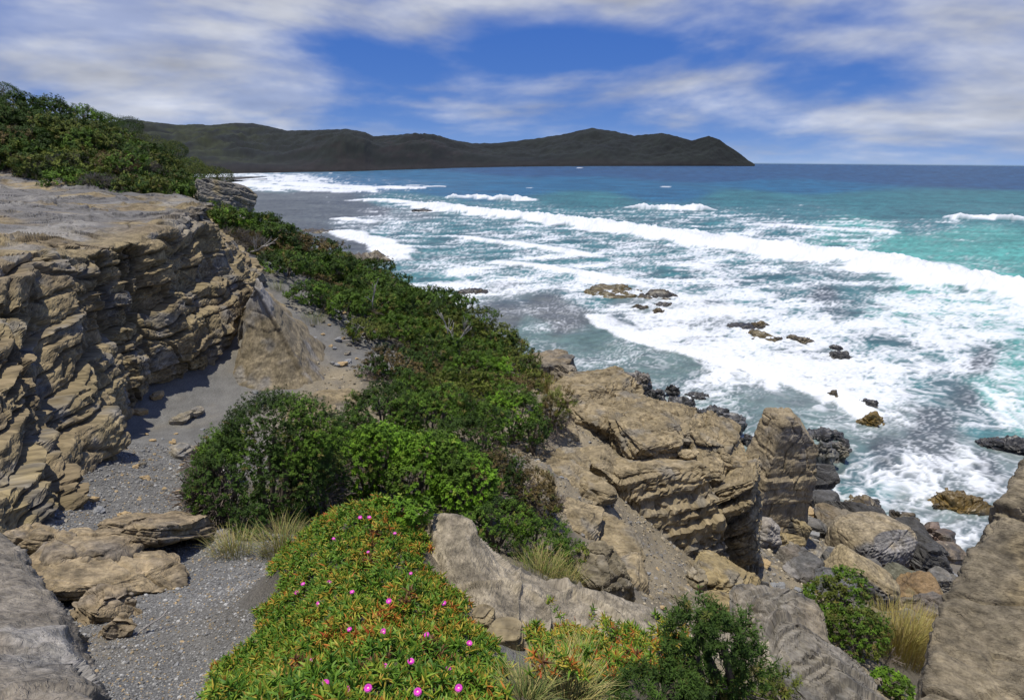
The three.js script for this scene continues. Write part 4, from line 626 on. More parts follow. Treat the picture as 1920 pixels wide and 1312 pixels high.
boulder(1602, 1085, 96, 104, 'long yellow boulder with a blunt dark pitted end', null, { pit: honey(F2), sharp: 0, tint: twoTone([0.5, -0.5, 0.7], [0.36, 0.29, 0.165], [0.13, 0.13, 0.135], 0.3), res: 64, power: 3.6, chips: 4, chip: 0.85, beds: [[0.7, 0.05, 2]], yaw: -0.6, tz: -0.45, flat: 0.46, rise: 0.5, lump: 0.1, rough: 0.03, step: 0 });
boulder(1510, 1062, 82, 60, 'flat round grey boulder with a pitted top', [[0.23, 0.215, 0.20], SLATE, PALE], { flat: 0.5, res: 34, power: 3 });
boulder(1556, 1070, 52, 60, 'brown-grey slab leaning against the round boulder', [GREYR, SLATE, TAN], { tz: -0.3 });
boulder(1478, 1045, 60, 40, 'brown ribbed boulder at the top of the beach', [GREYR, [0.16, 0.14, 0.115], SLATE], { beds: [[0.2, 0.06, 1.4]] });
boulder(1566, 1108, 70, 50, 'blue-grey slab below the long yellow boulder', [SLATE, [0.15, 0.155, 0.165], GREYR], { tz: -0.4 });
boulder(1464, 990, 58, 54, 'block of striped thin beds tipped on its side', null, { power: 8, chips: 1, beds: [[0.18, 0.05, 5]], bed: bedFrame([0.7, 0.6, 0.2]), res: 40, tz: -0.5, tint: (s) => (p, id) => rockTint(p, id, hash(id, 2) > 0.55 ? [DARK, DARK, SLATE] : [TAN, GREYR, TAN], s) });
boulder(1428, 1004, 58, 48, 'pale pinkish-grey block against the outcrop', [PALE, [0.38, 0.345, 0.30], GREYR], { power: 7 });
boulder(1418, 946, 48, 36, 'pale flat-topped block beside the foot of the stack', [PALE, [0.38, 0.34, 0.28], TAN], { power: 6 });
boulder(1460, 1018, 28, 36, 'small orange-tan wedge below the striped block', [OCHRE, TAN, OCHRE], { power: 6, tz: 0.4 });
boulder(1484, 1018, 42, 34, 'tan square block right of the orange wedge', [OCHRE, TAN, TAN], { power: 6 });
boulder(1605, 968, 88, 44, 'dark sloping boulder at the edge of the white water', [DARK, SLATE, DARK], { res: 36, tz: -0.25 });
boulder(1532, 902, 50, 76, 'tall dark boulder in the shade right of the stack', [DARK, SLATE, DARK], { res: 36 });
boulder(1482, 968, 58, 26, 'flat dark slab in front of the stack', [SLATE, DARK, GREYR], { flat: 0.5 });
boulder(1520, 984, 56, 26, 'thin-bedded grey slab right of the flat dark slab', [SLATE, GREYR, DARK], { flat: 0.5, beds: [[0.12, 0.05, 2]] });
boulder(1562, 978, 56, 40, 'brown boulder behind the honeycombed one', [[0.22, 0.175, 0.11], GREYR, SLATE], {});
boulder(1545, 945, 46, 34, 'dark block between the stack and the water', [DARK, SLATE, DARK], {});
boulder(1409, 912, 28, 34, 'small tan stone leaning on the left foot of the stack', [TAN, PALE, GREYR], {});
boulder(1642, 1082, 42, 44, 'mottled grey boulder beside the long yellow one', [GREYR, SLATE, PALE], {});
boulder(1686, 1086, 50, 34, 'greenish-grey boulder under the dark wedge', [[0.14, 0.14, 0.10], SLATE, GREYR], {});
boulder(1706, 1082, 56, 24, 'reddish-tan flat boulder under the dark wedge', [[0.28, 0.21, 0.15], TAN, GREYR], { flat: 0.5 });
boulder(1722, 1112, 84, 38, 'orange-brown boulder near the right rock wall', [[0.26, 0.175, 0.08], [0.21, 0.145, 0.08], TAN], { res: 30 });
boulder(1760, 1098, 44, 30, 'grey boulder against the right rock wall', [GREYR, SLATE, TAN], {});
boulder(1742, 1136, 50, 40, 'brown pitted boulder at the foot of the right rock wall', [[0.20, 0.155, 0.11], SLATE, GREYR], {});
boulder(1697, 1134, 30, 28, 'small brown block among the rubble', [[0.24, 0.19, 0.12], GREYR, TAN], {});
boulder(1690, 1162, 56, 28, 'grey-purple slab above the yellow grass', [[0.20, 0.185, 0.175], SLATE, GREYR], { flat: 0.5 });
boulder(1640, 1168, 74, 38, 'grey slab between the leaning shrub and the yellow grass', [GREYR, SLATE, TAN], { flat: 0.5, tz: -0.3 });
boulder(1430, 1106, 30, 32, 'dark oval stone at the foot of the tilted beds', [SLATE, DARK, GREYR], {});
boulder(1700, 986, 48, 26, 'weedy rock awash beside the hollowed boulder', [[0.17, 0.145, 0.09], WEED, DARK], { wet: 1 });
boulder(1746, 996, 32, 24, 'red-brown mussel-covered rock by the water', [[0.15, 0.10, 0.08], [0.22, 0.17, 0.12], DARK], { wet: 1 });
boulder(1764, 1010, 34, 24, 'second red-brown mussel rock, nearer the wall', [[0.16, 0.105, 0.08], [0.2, 0.16, 0.11], DARK], { wet: 1 });
boulder(1780, 1040, 40, 30, 'brown wet rock at the waterline by the wall', [[0.19, 0.15, 0.10], [0.2, 0.16, 0.11], DARK], { wet: 1 });
for (const [px, py, w, h, label] of [[1058, 868, 96, 40, 'low tan ledge in the middle of the bare scree'], [1098, 905, 84, 40, 'tan ledge on the scree below the outcrop, left of its shaded beds'], [1045, 795, 70, 26, 'flat tan ledge just right of the spiky olive shrub'], [1112, 858, 90, 44, 'broken tan ledge where the scree meets the outcrop'], [1078, 962, 90, 40, 'brown ledge low on the scree above the squarish rock'], [1138, 1000, 100, 46, 'tan ledge at the lower left foot of the outcrop'], [1165, 1062, 80, 36, 'brown ledge between the outcrop and the squarish rock'], [1015, 905, 60, 26, 'small tan ledge at the edge of the brown twiggy shrubs'], [1085, 735, 80, 26, 'flat ledge behind the spiky olive shrub near the ridge tip'], [640, 745, 90, 26, 'flat tan shelf below the dome, behind the large dark shrub'], [585, 770, 80, 22, 'second flat tan shelf nearer the large dark shrub']]) boulder(px, py, w, h, label, [[0.315, 0.255, 0.155], [0.255, 0.205, 0.120], [0.21, 0.195, 0.165]], { flat: 0.55, rise: 0.05, deep: 1.2, power: 7, cat: 'rock ledge', name: 'bedrock_ledge', beds: [[0.2, 0.09, 1.2], [0.07, 0.035, 0.6]], long: 0.6, res: 34, tx: 0.12, tz: -0.12 });
const SEA = { sea: 1, wet: 1, rise: -0.22, flat: 0.9, jag: 1, power: 2.6, chips: 12, chip: 0.55, res: 18, cat: 'sea rock', name: 'sea_rock' }, BLACK = [0.045, 0.044, 0.043];
for (const [px, py, w, h, label, pal, o] of [
  [1168, 722, 78, 40, 'large brown rock at the water edge beyond the outcrop', [[0.12, 0.10, 0.08], SLATE, GREYR], { rise: 0.3, res: 34 }], [1196, 730, 48, 42, 'brown boulder right of the large brown shore rock', [[0.14, 0.115, 0.09], GREYR, SLATE], { rise: 0.3, res: 34 }], [1222, 748, 46, 28, 'black pointed rock below the brown shore boulders', [BLACK, DARK, DARK], { rise: 0.3 }], [1262, 735, 28, 18, 'small black triangular rock in the shallows', [BLACK, DARK, DARK], { rise: 0.3 }],
  [1278, 754, 52, 24, 'dark oval rock in the shallows', [SLATE, DARK, DARK], {}], [1332, 770, 78, 28, 'long dark flat rock in the shallows', [DARK, SLATE, BLACK], { res: 30 }], [1358, 802, 62, 38, 'round-backed dark rock behind the outcrop', [SLATE, DARK, SLATE], { rise: 0.3 }], [1402, 822, 44, 30, 'dark rock left of the stack', [DARK, SLATE, DARK], {}], [1304, 738, 46, 10, 'low dark rock behind the oval one', [DARK, BLACK, SLATE], {}],
  [1547, 812, 66, 18, 'flat dark rock right of the top of the stack', [DARK, BLACK, SLATE], {}], [1576, 832, 38, 20, 'small rounded black rock in the wash', [BLACK, DARK, DARK], {}], [1541, 862, 36, 38, 'pointed grey-green rock right of the stack', [[0.14, 0.135, 0.10], SLATE, GREYR], { rise: 0.3 }], [1568, 852, 32, 28, 'tan-grey rock behind the pointed one', [[0.18, 0.165, 0.12], GREYR, SLATE], { rise: 0.3 }], [1637, 786, 46, 24, 'golden weed-covered rock alone in the wash', [[0.22, 0.145, 0.03], [0.17, 0.12, 0.04], WEED], { power: 3 }], [1565, 738, 24, 9, 'tiny brown rock above the golden one', [WEED, DARK, DARK], {}], [1626, 756, 34, 10, 'tiny dark rock above the golden one', [DARK, BLACK, DARK], {}],
  [1140, 543, 116, 10, 'long olive reef rock awash in the surf', [[0.15, 0.125, 0.05], WEED, DARK], {}], [1236, 551, 70, 14, 'dark reef rock at the end of the olive one', [DARK, WEED, BLACK], {}], [1200, 573, 36, 8, 'small olive reef rock', [WEED, DARK, DARK], {}], [1235, 581, 32, 8, 'small brown reef rock nearest the grey water', [WEED, DARK, DARK], {}], [1245, 570, 40, 6, 'thin dark reef rock between the small ones', [DARK, WEED, BLACK], {}], 
  [1425, 608, 38, 9, 'brown reef rock in the white water', [WEED, DARK, DARK], {}], [1434, 629, 66, 12, 'olive reef rock amid the white water', [[0.15, 0.125, 0.06], WEED, DARK], {}], [1500, 634, 50, 10, 'grey-brown reef rock right of the olive one', [[0.12, 0.10, 0.06], WEED, DARK], {}], [1386, 610, 54, 5, 'flat dark reef left of the brown reef rock', [BLACK, DARK, BLACK], {}], [1575, 665, 36, 9, 'dark reef rock low in the foam', [DARK, BLACK, DARK], {}], [1566, 650, 26, 7, 'small dark reef rock just above it in the foam', [DARK, BLACK, DARK], {}],
  [1892, 832, 76, 26, 'black rock swept by foam at the right edge', [BLACK, DARK, SLATE], { res: 34 }], [1800, 932, 84, 26, 'golden-brown weedy rock near the right wall', [[0.20, 0.135, 0.04], WEED, DARK], { res: 34, tz: -0.15 }], [1755, 945, 44, 16, 'dark olive rock left of the golden-brown one', [WEED, DARK, DARK], {}], [1610, 940, 60, 20, 'black and gold wet rock before the dark sloping boulder', [DARK, [0.2, 0.15, 0.07], BLACK], { tz: -0.15 }], [1697, 968, 42, 14, 'low brown rock in the backwash', [[0.13, 0.10, 0.06], DARK, DARK], {}], [1655, 968, 16, 12, 'small weedy green rock in the backwash', [[0.10, 0.11, 0.04], WEED, DARK], {}],
  
  [690, 480, 92, 20, 'flat-topped brown reef ledge at the edge of the calm flat', [[0.16, 0.12, 0.06], [0.12, 0.10, 0.06], DARK], { deep: 1.2, power: 6 }], [885, 545, 56, 6, 'dark reef just above the scrub ridge', [DARK, BLACK, WEED], {}], [790, 394, 40, 4, 'thin dark reef by the long breaker', [BLACK, DARK, DARK], {}], [600, 432, 70, 4, 'thin brown reef on the calm flat', [WEED, DARK, SLATE], {}],
]) boulder(px, py, w, h, label, pal, { ...SEA, ...o });
// ---------------------------------------------------------------- plants
// one leafy sprig: a rosette of small folded leaves round a twig, about one unit across
function sprig(count, len, wid, droop, seed, shape = 0) {
  reseed(seed); const pos = [], nor = [];
  for (let i = 0; i < count; i++) {
    const a = i * 2.4 + rr(-0.3, 0.3), up = shape === 1 ? rr(-0.2, 1.0) : rr(0.05, 0.9), y0 = shape === 1 ? rr(-0.5, 0.45) : rr(-0.35, 0.15), L = len * rr(0.75, 1.15), w = wid * rr(0.8, 1.2);
    const d = vec(Math.cos(a) * Math.sqrt(1 - up * up * 0.8), up * 0.9 - droop * 0.2, Math.sin(a) * Math.sqrt(1 - up * up * 0.8)).normalize(), s = vec(-Math.sin(a), rr(-0.3, 0.3), Math.cos(a)).normalize(), n = s.clone().cross(d).normalize();
    const b = vec(0, y0, 0), m1 = b.clone().addScaledVector(d, L * 0.45).addScaledVector(s, w * 0.5).addScaledVector(n, w * 0.12), m2 = b.clone().addScaledVector(d, L * 0.45).addScaledVector(s, -w * 0.5).addScaledVector(n, w * 0.12), t = b.clone().addScaledVector(d, L).addScaledVector(n, -L * 0.12 * droop);
    const c = b.clone().addScaledVector(d, L * 0.45);
    for (const tri of [[b, c, m1], [b, m2, c], [m1, c, t], [m2, t, c]]) tri.forEach((p) => pos.push(p.x, p.y, p.z));
  }
  const g = new THREE.BufferGeometry(); g.setAttribute('position', new THREE.Float32BufferAttribute(pos, 3)); g.computeVertexNormals(); return g;
}
function twigs(count, seed, thick = 0.02) {   // bare twiglets, about one unit long
  reseed(seed); const gs = [];
  for (let i = 0; i < count; i++) { const a = rr(0, TAU), up = rr(0.2, 1), p0 = vec(rr(-0.15, 0.15), rr(-0.5, -0.2), rr(-0.15, 0.15)), d = vec(Math.cos(a), up * 1.4, Math.sin(a)).normalize(), pts = [p0]; for (let k = 0; k < 3; k++) pts.push(pts[k].clone().addScaledVector(d, 0.33).add(vec(rr(-0.09, 0.09), rr(-0.05, 0.09), rr(-0.09, 0.09)))); gs.push(new THREE.TubeGeometry(new THREE.CatmullRomCurve3(pts), 3, thick * rr(0.5, 1.1), 3)); }
  const g = mergeGeometries(gs); g.deleteAttribute('uv'); return g;
}
const leafMat = new THREE.MeshPhysicalMaterial({ color: 0xffffff, roughness: 0.72, specularIntensity: 0.35, transmission: 0.22, thickness: 0, side: THREE.DoubleSide });
const drySprigMat = new THREE.MeshStandardMaterial({ color: 0xffffff, roughness: 0.9, side: THREE.DoubleSide });
const barkMat = new THREE.MeshStandardMaterial({ color: new THREE.Color().setRGB(0.13, 0.105, 0.08), roughness: 0.95, bumpMap: rockBump, bumpScale: 0.01 });
const greyWoodMat = new THREE.MeshStandardMaterial({ color: new THREE.Color().setRGB(0.40, 0.37, 0.34), roughness: 0.9, bumpMap: rockBump, bumpScale: 0.01 });
const SP = { small: sprig(16, 0.42, 0.17, 0.6, 1, 1), broad: sprig(14, 0.55, 0.24, 0.5, 2), needle: sprig(26, 0.42, 0.085, 0.3, 3, 1), dry: twigs(14, 4, 0.02) };
// colours are linear reflectances: [dark, light, odd]
const GREENS = { dark: [[0.030, 0.062, 0.008], [0.066, 0.122, 0.015], [0.14, 0.12, 0.030]], bright: [[0.085, 0.180, 0.012], [0.205, 0.370, 0.022], [0.28, 0.34, 0.05]], mid: [[0.060, 0.118, 0.011], [0.128, 0.222, 0.020], [0.18, 0.15, 0.04]], olive: [[0.094, 0.122, 0.016], [0.178, 0.206, 0.032], [0.22, 0.16, 0.05]], rust: [[0.115, 0.088, 0.032], [0.185, 0.135, 0.050], [0.10, 0.115, 0.028]], grey: [[0.13, 0.115, 0.10], [0.21, 0.19, 0.17], [0.09, 0.075, 0.055]] };
const m4 = new THREE.Matrix4(), qq = new THREE.Quaternion(), UPV = vec(0, 1, 0), sc3 = vec(1, 1, 1), cc = new THREE.Color();
function scatter(name, geo, mat, list, parent) {   // list of [position, direction, size, colour]
  const im = new THREE.InstancedMesh(geo, mat, list.length); im.name = name;
  list.forEach(([p, d, s, c], i) => { qq.setFromUnitVectors(UPV, d); const spin = new THREE.Quaternion().setFromAxisAngle(UPV, (i * 2.39996) % TAU); m4.compose(p, qq.multiply(spin), sc3.set(s, s, s)); im.setMatrixAt(i, m4); im.setColorAt(i, cc.setRGB(c[0], c[1], c[2])); });
  im.castShadow = im.receiveShadow = true; im.userData.kind = 'stuff'; if (parent) parent.add(im); return im;
}
function leafTone(kind) { const G = GREENS[kind], u = rnd(); let c = mix3(G[0], G[1], u * u * 0.4 + rnd() * 0.6); if (rnd() < 0.045) c = mix3(c, G[2], rr(0.4, 1)); const t = rr(0.75, 1.25); return [c[0] * t, c[1] * t, c[2] * t]; }
let pseed = 1000;
// a shrub: stems from one foot, and leaf sprigs on the skins of a few overlapping clumps
function shrub(foot, w, h, d, o) {
  const seed = pseed++; reseed(seed);
  const root = new THREE.Group(); root.name = o.name ?? 'shrub'; root.position.copy(foot);
  const size = o.size ?? 0.14, clumps = [], nC = o.clumps ?? 9;
  for (let i = 0; i < nC; i++) { const a = rr(0, TAU), q = Math.sqrt(rnd()) * 0.68, up = rr(0.30, 0.80) * (1 - q * q * 0.45), r = rr(0.22, 0.38); clumps.push([vec(Math.cos(a) * q * w / 2, up * h, Math.sin(a) * q * d / 2), vec(r * w * 0.9, r * h * 0.85, r * d * 0.9)]); }
  clumps.push([vec(0, h * 0.45, 0), vec(w * 0.34, h * 0.40, d * 0.34)]);
  if (o.lean) clumps.forEach(([c]) => { c.x += o.lean[0] * c.y; c.z += o.lean[1] * c.y; });
  const list = [], stemsTo = [];
  const cover = o.cover ?? 1.5;
  for (const [c, r] of clumps) {
    const area = 4 * Math.PI * Math.pow((Math.pow(r.x * r.y, 1.6) + Math.pow(r.x * r.z, 1.6) + Math.pow(r.y * r.z, 1.6)) / 3, 1 / 1.6), n = Math.min(2600, Math.ceil(area / (size * size) * cover));
    const tone = rr(0.72, 1.28), shift = rr(-0.5, 0.5);
    for (let i = 0; i < n; i++) {
      const v = vec(rr(-1, 1), rr(-1, 1), rr(-1, 1)); if (v.lengthSq() > 1 || v.lengthSq() < 0.01) { i--; continue; } v.normalize();
      const k = rr(0.80, 1.06) + 0.16 * noise(v.x * 2.6 + seed, v.y * 2.6, v.z * 2.6 + c.x), p = c.clone().add(v.clone().multiply(r).multiplyScalar(k)); if (p.y < 0.04) continue;
      if (v.y < -0.3 && rnd() < 0.75) continue;
      let inside = false; for (const [c2, r2] of clumps) { if (c2 === c) continue; const e = p.clone().sub(c2).divide(r2); if (e.lengthSq() < 0.55) { inside = true; break; } } if (inside) continue;
      const mixk = o.second && noise(p.x * 1.4 + seed, p.y * 1.4, p.z * 1.4) + shift * 0.4 > 0.16 ? o.second : o.kind;
      const cl = leafTone(mixk).map((q) => q * tone);
      list.push([p, v.clone().add(vec(rr(-0.5, 0.5), 0.65 + rr(-0.3, 0.4), rr(-0.5, 0.5))).normalize(), size * rr(0.75, 1.3), cl]);
    }
    stemsTo.push(c);
  }
  scatter('foliage', SP[o.leaf ?? 'small'], leafMat, list, root);
  if (o.dead === undefined && o.leaf !== 'dry') o.dead = 10;
  if (o.dead) { const dl = []; for (let i = 0; i < o.dead; i++) { const a = o.deadAt ?? rr(0, TAU), q = rr(0.5, 1.0), b = a + rr(-0.6, 0.6); dl.push([vec(Math.cos(b) * q * w / 2, rr(0.08, 0.45) * h, Math.sin(b) * q * d / 2), vec(Math.cos(b), rr(0.2, 1.4), Math.sin(b)).normalize(), rr(0.25, 0.5) * Math.min(1, h * 0.6), mix3([0.10, 0.075, 0.055], [0.24, 0.20, 0.17], rnd())]); } scatter('dead_twigs', SP.dry, drySprigMat, dl, root); }
  if (o.stems !== 0) {
    const gs = []; for (const c of stemsTo.slice(0, o.stems ?? 7)) { const m = c.clone().multiplyScalar(0.5).add(vec(rr(-0.1, 0.1), -0.05 * h, rr(-0.1, 0.1))); gs.push(new THREE.TubeGeometry(new THREE.CatmullRomCurve3([vec(rr(-0.06, 0.06), -0.12, rr(-0.06, 0.06)), m, c]), 6, 0.012 + 0.012 * h, 5)); }
    named(mergeGeometries(gs), barkMat, 'stems', root);
  }
  return root;
}
const plantAt = (px, py) => onGround(px, py);
// [px of the foot, py of the foot, width px, height px, kind, second kind, label, options]
function shrubAt(px, py, wpx, hpx, kind, second, label, o = {}, group) {
  const foot = plantAt(px, py), m = foot.distanceTo(EYE) / FPX, w = wpx * m, h = hpx * m * (o.tall ?? 1.0), d = w * (o.deep ?? 0.85);
  const dist = foot.distanceTo(EYE), size = o.size ?? clamp(dist * 0.0084, 0.085, 0.42);
  return tag(shrub(foot, w, h, d, { kind, second, size, ...o }), label, 'shrub', group);
}
const SHRUBS = [
  // the near thicket
  [500, 985, 235, 225, 'dark', 'mid', 'large dark green shrub on the gravel, left of the bright green thicket', { clumps: 14, dead: 90, deadAt: 2.6, cover: 1.7 }],
  [415, 900, 75, 110, 'mid', 'dark', 'small bushy shrub poking out left of the large dark shrub', { clumps: 6, dead: 60, deadAt: 2.9 }],
  [470, 1010, 70, 60, 'dark', 'mid', 'low dark shrub at the front foot of the large dark shrub', { clumps: 5, dead: 20 }],
  [590, 965, 120, 180, 'dark', 'olive', 'dark shrub joining the large dark one to the bright thicket', { clumps: 8, dead: 30 }],
  [690, 930, 140, 150, 'bright', 'mid', 'bright lime-green shrub just behind the left of the flowering mat', { leaf: 'broad', clumps: 10 }],
  [790, 950, 150, 150, 'bright', 'mid', 'bright lime-green shrub behind the crest of the flowering mat', { leaf: 'broad', clumps: 11 }],
  [880, 985, 120, 135, 'bright', 'mid', 'bright green shrub behind the raised end of the pale slab', { leaf: 'broad', clumps: 9 }],
  [760, 985, 110, 55, 'bright', 'bright', 'low lime shrub touching the top of the flowering mat', { leaf: 'broad', clumps: 6 }],
  [930, 1030, 130, 90, 'mid', 'dark', 'green shrub spilling down right of the raised slab end', { clumps: 8 }],
  [1010, 1055, 130, 80, 'mid', 'dark', 'low green shrub above the pale slab', { clumps: 8, dead: 20 }],
  [1075, 1075, 90, 60, 'mid', 'olive', 'low green shrub left of the squarish rock', { clumps: 6, dead: 20 }],
  [640, 860, 120, 90, 'dark', 'olive', 'dull green shrub behind the large dark shrub', { clumps: 7, dead: 20 }],
  [720, 820, 140, 110, 'dark', 'mid', 'dark shrub at the edge of the bare rock shelf', { clumps: 9, dead: 20 }],
  [820, 840, 140, 110, 'mid', 'dark', 'green shrub in the middle of the thicket', { clumps: 9 }],
  [900, 870, 130, 110, 'dark', 'mid', 'dark green shrub right of the thicket middle', { clumps: 9, dead: 20 }],
  [960, 830, 110, 110, 'mid', 'bright', 'green shrub with yellow tips at the thicket edge', { clumps: 8 }],
  [1000, 850, 70, 80, 'dark', 'mid', 'small dark shrub at the right end of the thicket', { clumps: 6 }],
  [935, 940, 130, 90, 'rust', 'dark', 'brownish shrub between the thicket and the bare scree', { clumps: 8, dead: 60 }],
  [1000, 960, 110, 70, 'rust', 'olive', 'brown twiggy low shrub on the scree edge', { clumps: 6, dead: 60 }],
  [880, 930, 100, 90, 'dark', 'mid', 'dark shrub under the brownish one', { clumps: 7 }],
  [1035, 815, 75, 95, 'olive', 'rust', 'spiky olive shrub alone beside the outcrop', { leaf: 'needle', clumps: 7, dead: 20 }],
  [850, 775, 150, 80, 'olive', 'mid', 'olive shrub spread across the slope above the thicket', { clumps: 9 }],
  [760, 775, 110, 70, 'mid', 'olive', 'leafy shrub at the shelf end below the dead branches', { clumps: 7 }],
  [900, 730, 130, 80, 'mid', 'bright', 'light green shrub on the slope below the white dead wood', { clumps: 8 }],
  [960, 760, 100, 60, 'olive', 'rust', 'olive shrub on bare soil near the ridge tip', { clumps: 6 }],
];
for (const [px, py, w, h, k, k2, label, o] of SHRUBS) shrubAt(px, py, w, h, k, k2, label, o);
// shrubs of the slope and the ridge, larger and nearer first; each label says where
const SLOPE = [
  [745, 715, 130, 120, 'dark', 'rust', 'dark shrub with dead white twigs, lowest on the slope', { dead: 30 }], [820, 690, 130, 110, 'mid', 'dark', 'rounded green shrub behind the white dead wood', {}], [690, 640, 100, 70, 'olive', 'mid', 'olive shrub beside the gravel track', {}], [760, 640, 120, 90, 'mid', 'olive', 'green shrub midway up the slope by the track', {}], [650, 590, 120, 85, 'mid', 'dark', 'round green shrub where the track bends', {}], [590, 570, 100, 75, 'dark', 'mid', 'dark shrub left of the track bend', {}], [700, 585, 130, 80, 'mid', 'olive', 'green shrub above the round one at the track bend', {}], [540, 520, 110, 80, 'dark', 'mid', 'dark shrub overhanging the upper track', {}], [600, 520, 110, 70, 'dark', 'mid', 'dark shrub on the ridge above the upper track', {}], [470, 515, 40, 28, 'mid', 'mid', 'small green bush alone at the cliff foot by the track', {}],
  [880, 680, 150, 90, 'mid', 'olive', 'wide green shrub below the ridge line', {}], [960, 700, 120, 85, 'olive', 'dark', 'olive shrub close to the ridge tip', {}], [1000, 725, 70, 55, 'olive', 'rust', 'small olive shrub beside the overhanging rock', {}], [850, 625, 150, 80, 'olive', 'mid', 'olive shrub on the middle of the ridge', {}], [930, 655, 130, 75, 'olive', 'dark', 'dark olive shrub on the right shoulder of the ridge', {}], [960, 665, 60, 60, 'olive', 'rust', 'brown-tipped shrub on the ridge shoulder', {}], [790, 590, 150, 75, 'dark', 'mid', 'dark green shrub on the ridge crest', {}], [720, 555, 140, 70, 'dark', 'mid', 'dark shrub on the ridge crest above the track bend', {}], [670, 525, 120, 60, 'mid', 'dark', 'green shrub on the far ridge crest', {}], [840, 575, 110, 45, 'mid', 'dark', 'low green shrub on the seaward side of the crest', {}], [900, 605, 110, 45, 'dark', 'olive', 'low dark shrub on the seaward side of the ridge', {}], [620, 500, 110, 50, 'dark', 'olive', 'dark low shrub near the far end of the ridge', {}],
  [580, 480, 110, 50, 'dark', 'rust', 'dark shrub before the calm reef flat', {}], [540, 470, 100, 55, 'rust', 'dark', 'brownish shrub before the calm reef flat', {}], [500, 455, 95, 60, 'dark', 'mid', 'dark shrub behind the cliff corner', {}], [450, 470, 85, 70, 'grey', 'rust', 'grey leafless bush behind the cliff corner', { leaf: 'dry', cover: 0.9 }], [440, 430, 90, 60, 'mid', 'bright', 'bright tufted shrub rising over the cliff corner', {}], [400, 415, 80, 50, 'olive', 'mid', 'olive shrub touching the cliff top corner', {}], [480, 425, 70, 40, 'dark', 'olive', 'dark shrub right of the bright tufted one', {}], [520, 440, 70, 35, 'olive', 'dark', 'olive shrub on the edge above the reef flat', {}],
];
for (const [px, py, w, h, k, k2, label, o] of SLOPE) shrubAt(px, py, w * 0.95, h * 0.58, k, k2, label, { clumps: 9, deep: 1.0, stems: 5, ...o });
// wind-clipped scrub of the hill at the far left
{
  reseed(4242); const spots = [];
  const rowsH = [[335, 40, 390, 1.0], [310, 0, 360, 0.9], [285, 0, 320, 0.85], [262, 0, 270, 0.8], [240, 0, 215, 0.75], [222, 0, 150, 0.7], [205, 0, 95, 0.65], [190, 0, 40, 0.6], [358, 130, 400, 1.0], [375, 250, 400, 0.9]];
  for (const [y, x0, x1, s] of rowsH) for (let x = x0 - 10; x <= x1; x += 42) spots.push([x + rr(-14, 14), y + 14 + rr(-7, 7), s]);
  spots.forEach(([x, y, s], i) => {
    if (x < 70 && y > 325) return; const u = rnd(), kind = u < 0.36 ? 'dark' : u < 0.55 ? 'mid' : u < 0.78 ? 'olive' : u < 0.90 ? 'rust' : 'grey', st = rnd();
    const where = y < 225 ? 'on the skyline' : y < 262 ? 'high' : y < 305 ? 'halfway up' : y < 345 ? 'low' : 'at the foot', side = x < 110 ? 'near the left frame edge' : x < 220 ? 'above the pale plateau' : x < 310 ? 'above the plateau corner' : 'at the seaward end'; const name = { dark: 'dark green', mid: 'green', olive: 'olive', rust: 'brownish', grey: 'bare grey' }[kind];
    shrubAt(x, y, rr(62, 88) * s, rr(40, 58) * s, kind, st < 0.5 ? 'olive' : 'dark', `${name} wind-clipped shrub ${where} on the left hill, ${side}`, { clumps: 6, deep: 1.1, stems: 3, cover: 1.25, leaf: kind === 'grey' ? 'dry' : 'small' }, `${name} shrubs of the hillside`);
  });
}
// low growth between the shrubs, too dense to count
{
  reseed(991); const list = []; let tries = 0; const k = [0, 0, 0, 0, 0];
  while (list.length < 26000 && tries++ < 400000) {
    const a = rr(-48, 12) * Math.PI / 180, r = 10 + 62 * Math.pow(rnd(), 0.8), x = Math.sin(a) * r, z = -Math.cos(a) * r; groundKind(x, z, k); if (k[2] < 0.62 + 0.15 * noise(x, 2, z)) continue;
    const y = groundH(x, z); if (y < 3 || y > 26 || r < 9.5) continue;
    const t = noise(x * 0.25, 5, z * 0.25), kind = t > 0.12 ? 'mid' : t > -0.22 ? 'olive' : t > -0.38 ? 'dark' : 'rust', s = clamp(r * 0.0095, 0.12, 0.5);
    list.push([vec(x, y + rr(0.0, 0.45) * (0.6 + noise(x * 0.7, 1, z * 0.7)), z), vec(rr(-0.6, 0.6), 1, rr(-0.6, 0.6)).normalize(), s * rr(0.8, 1.4), leafTone(kind)]);
  }
  const im = scatter('low_scrub', SP.small, leafMat, list); im.userData = { kind: 'stuff', label: 'low mixed scrub covering the slope between the shrubs', category: 'scrub' }; scene.add(im);
}
// ---- foreground and beach-side shrubs
shrubAt(1330, 1345, 135, 215, 'dark', 'dark', 'dark pointed shrub in the foreground, right of the dry grass', { leaf: 'needle', clumps: 10, size: 0.075, cover: 2.2, deep: 0.8 });
shrubAt(1215, 1350, 180, 95, 'dark', 'rust', 'dark spreading shrub at the bottom edge beside the dry grass', { leaf: 'needle', clumps: 10, size: 0.07, cover: 2.2 });
shrubAt(1440, 1330, 90, 70, 'olive', 'dark', 'small olive shrub at the bottom edge right of the dark pointed one', { leaf: 'needle', clumps: 6, size: 0.08, cover: 1.8 });
shrubAt(1560, 1190, 110, 105, 'mid', 'olive', 'upper part of the shrub leaning down the slope above the boulder beach', { clumps: 9, lean: [0.2, 0] });
shrubAt(1612, 1240, 90, 90, 'mid', 'olive', 'lower shrub of the leaning pair above the boulder beach', { clumps: 8 });
shrubAt(1675, 1308, 60, 45, 'bright', 'mid', 'small bright green bush at the bottom, left of the right rock wall', { clumps: 5, leaf: 'broad' });
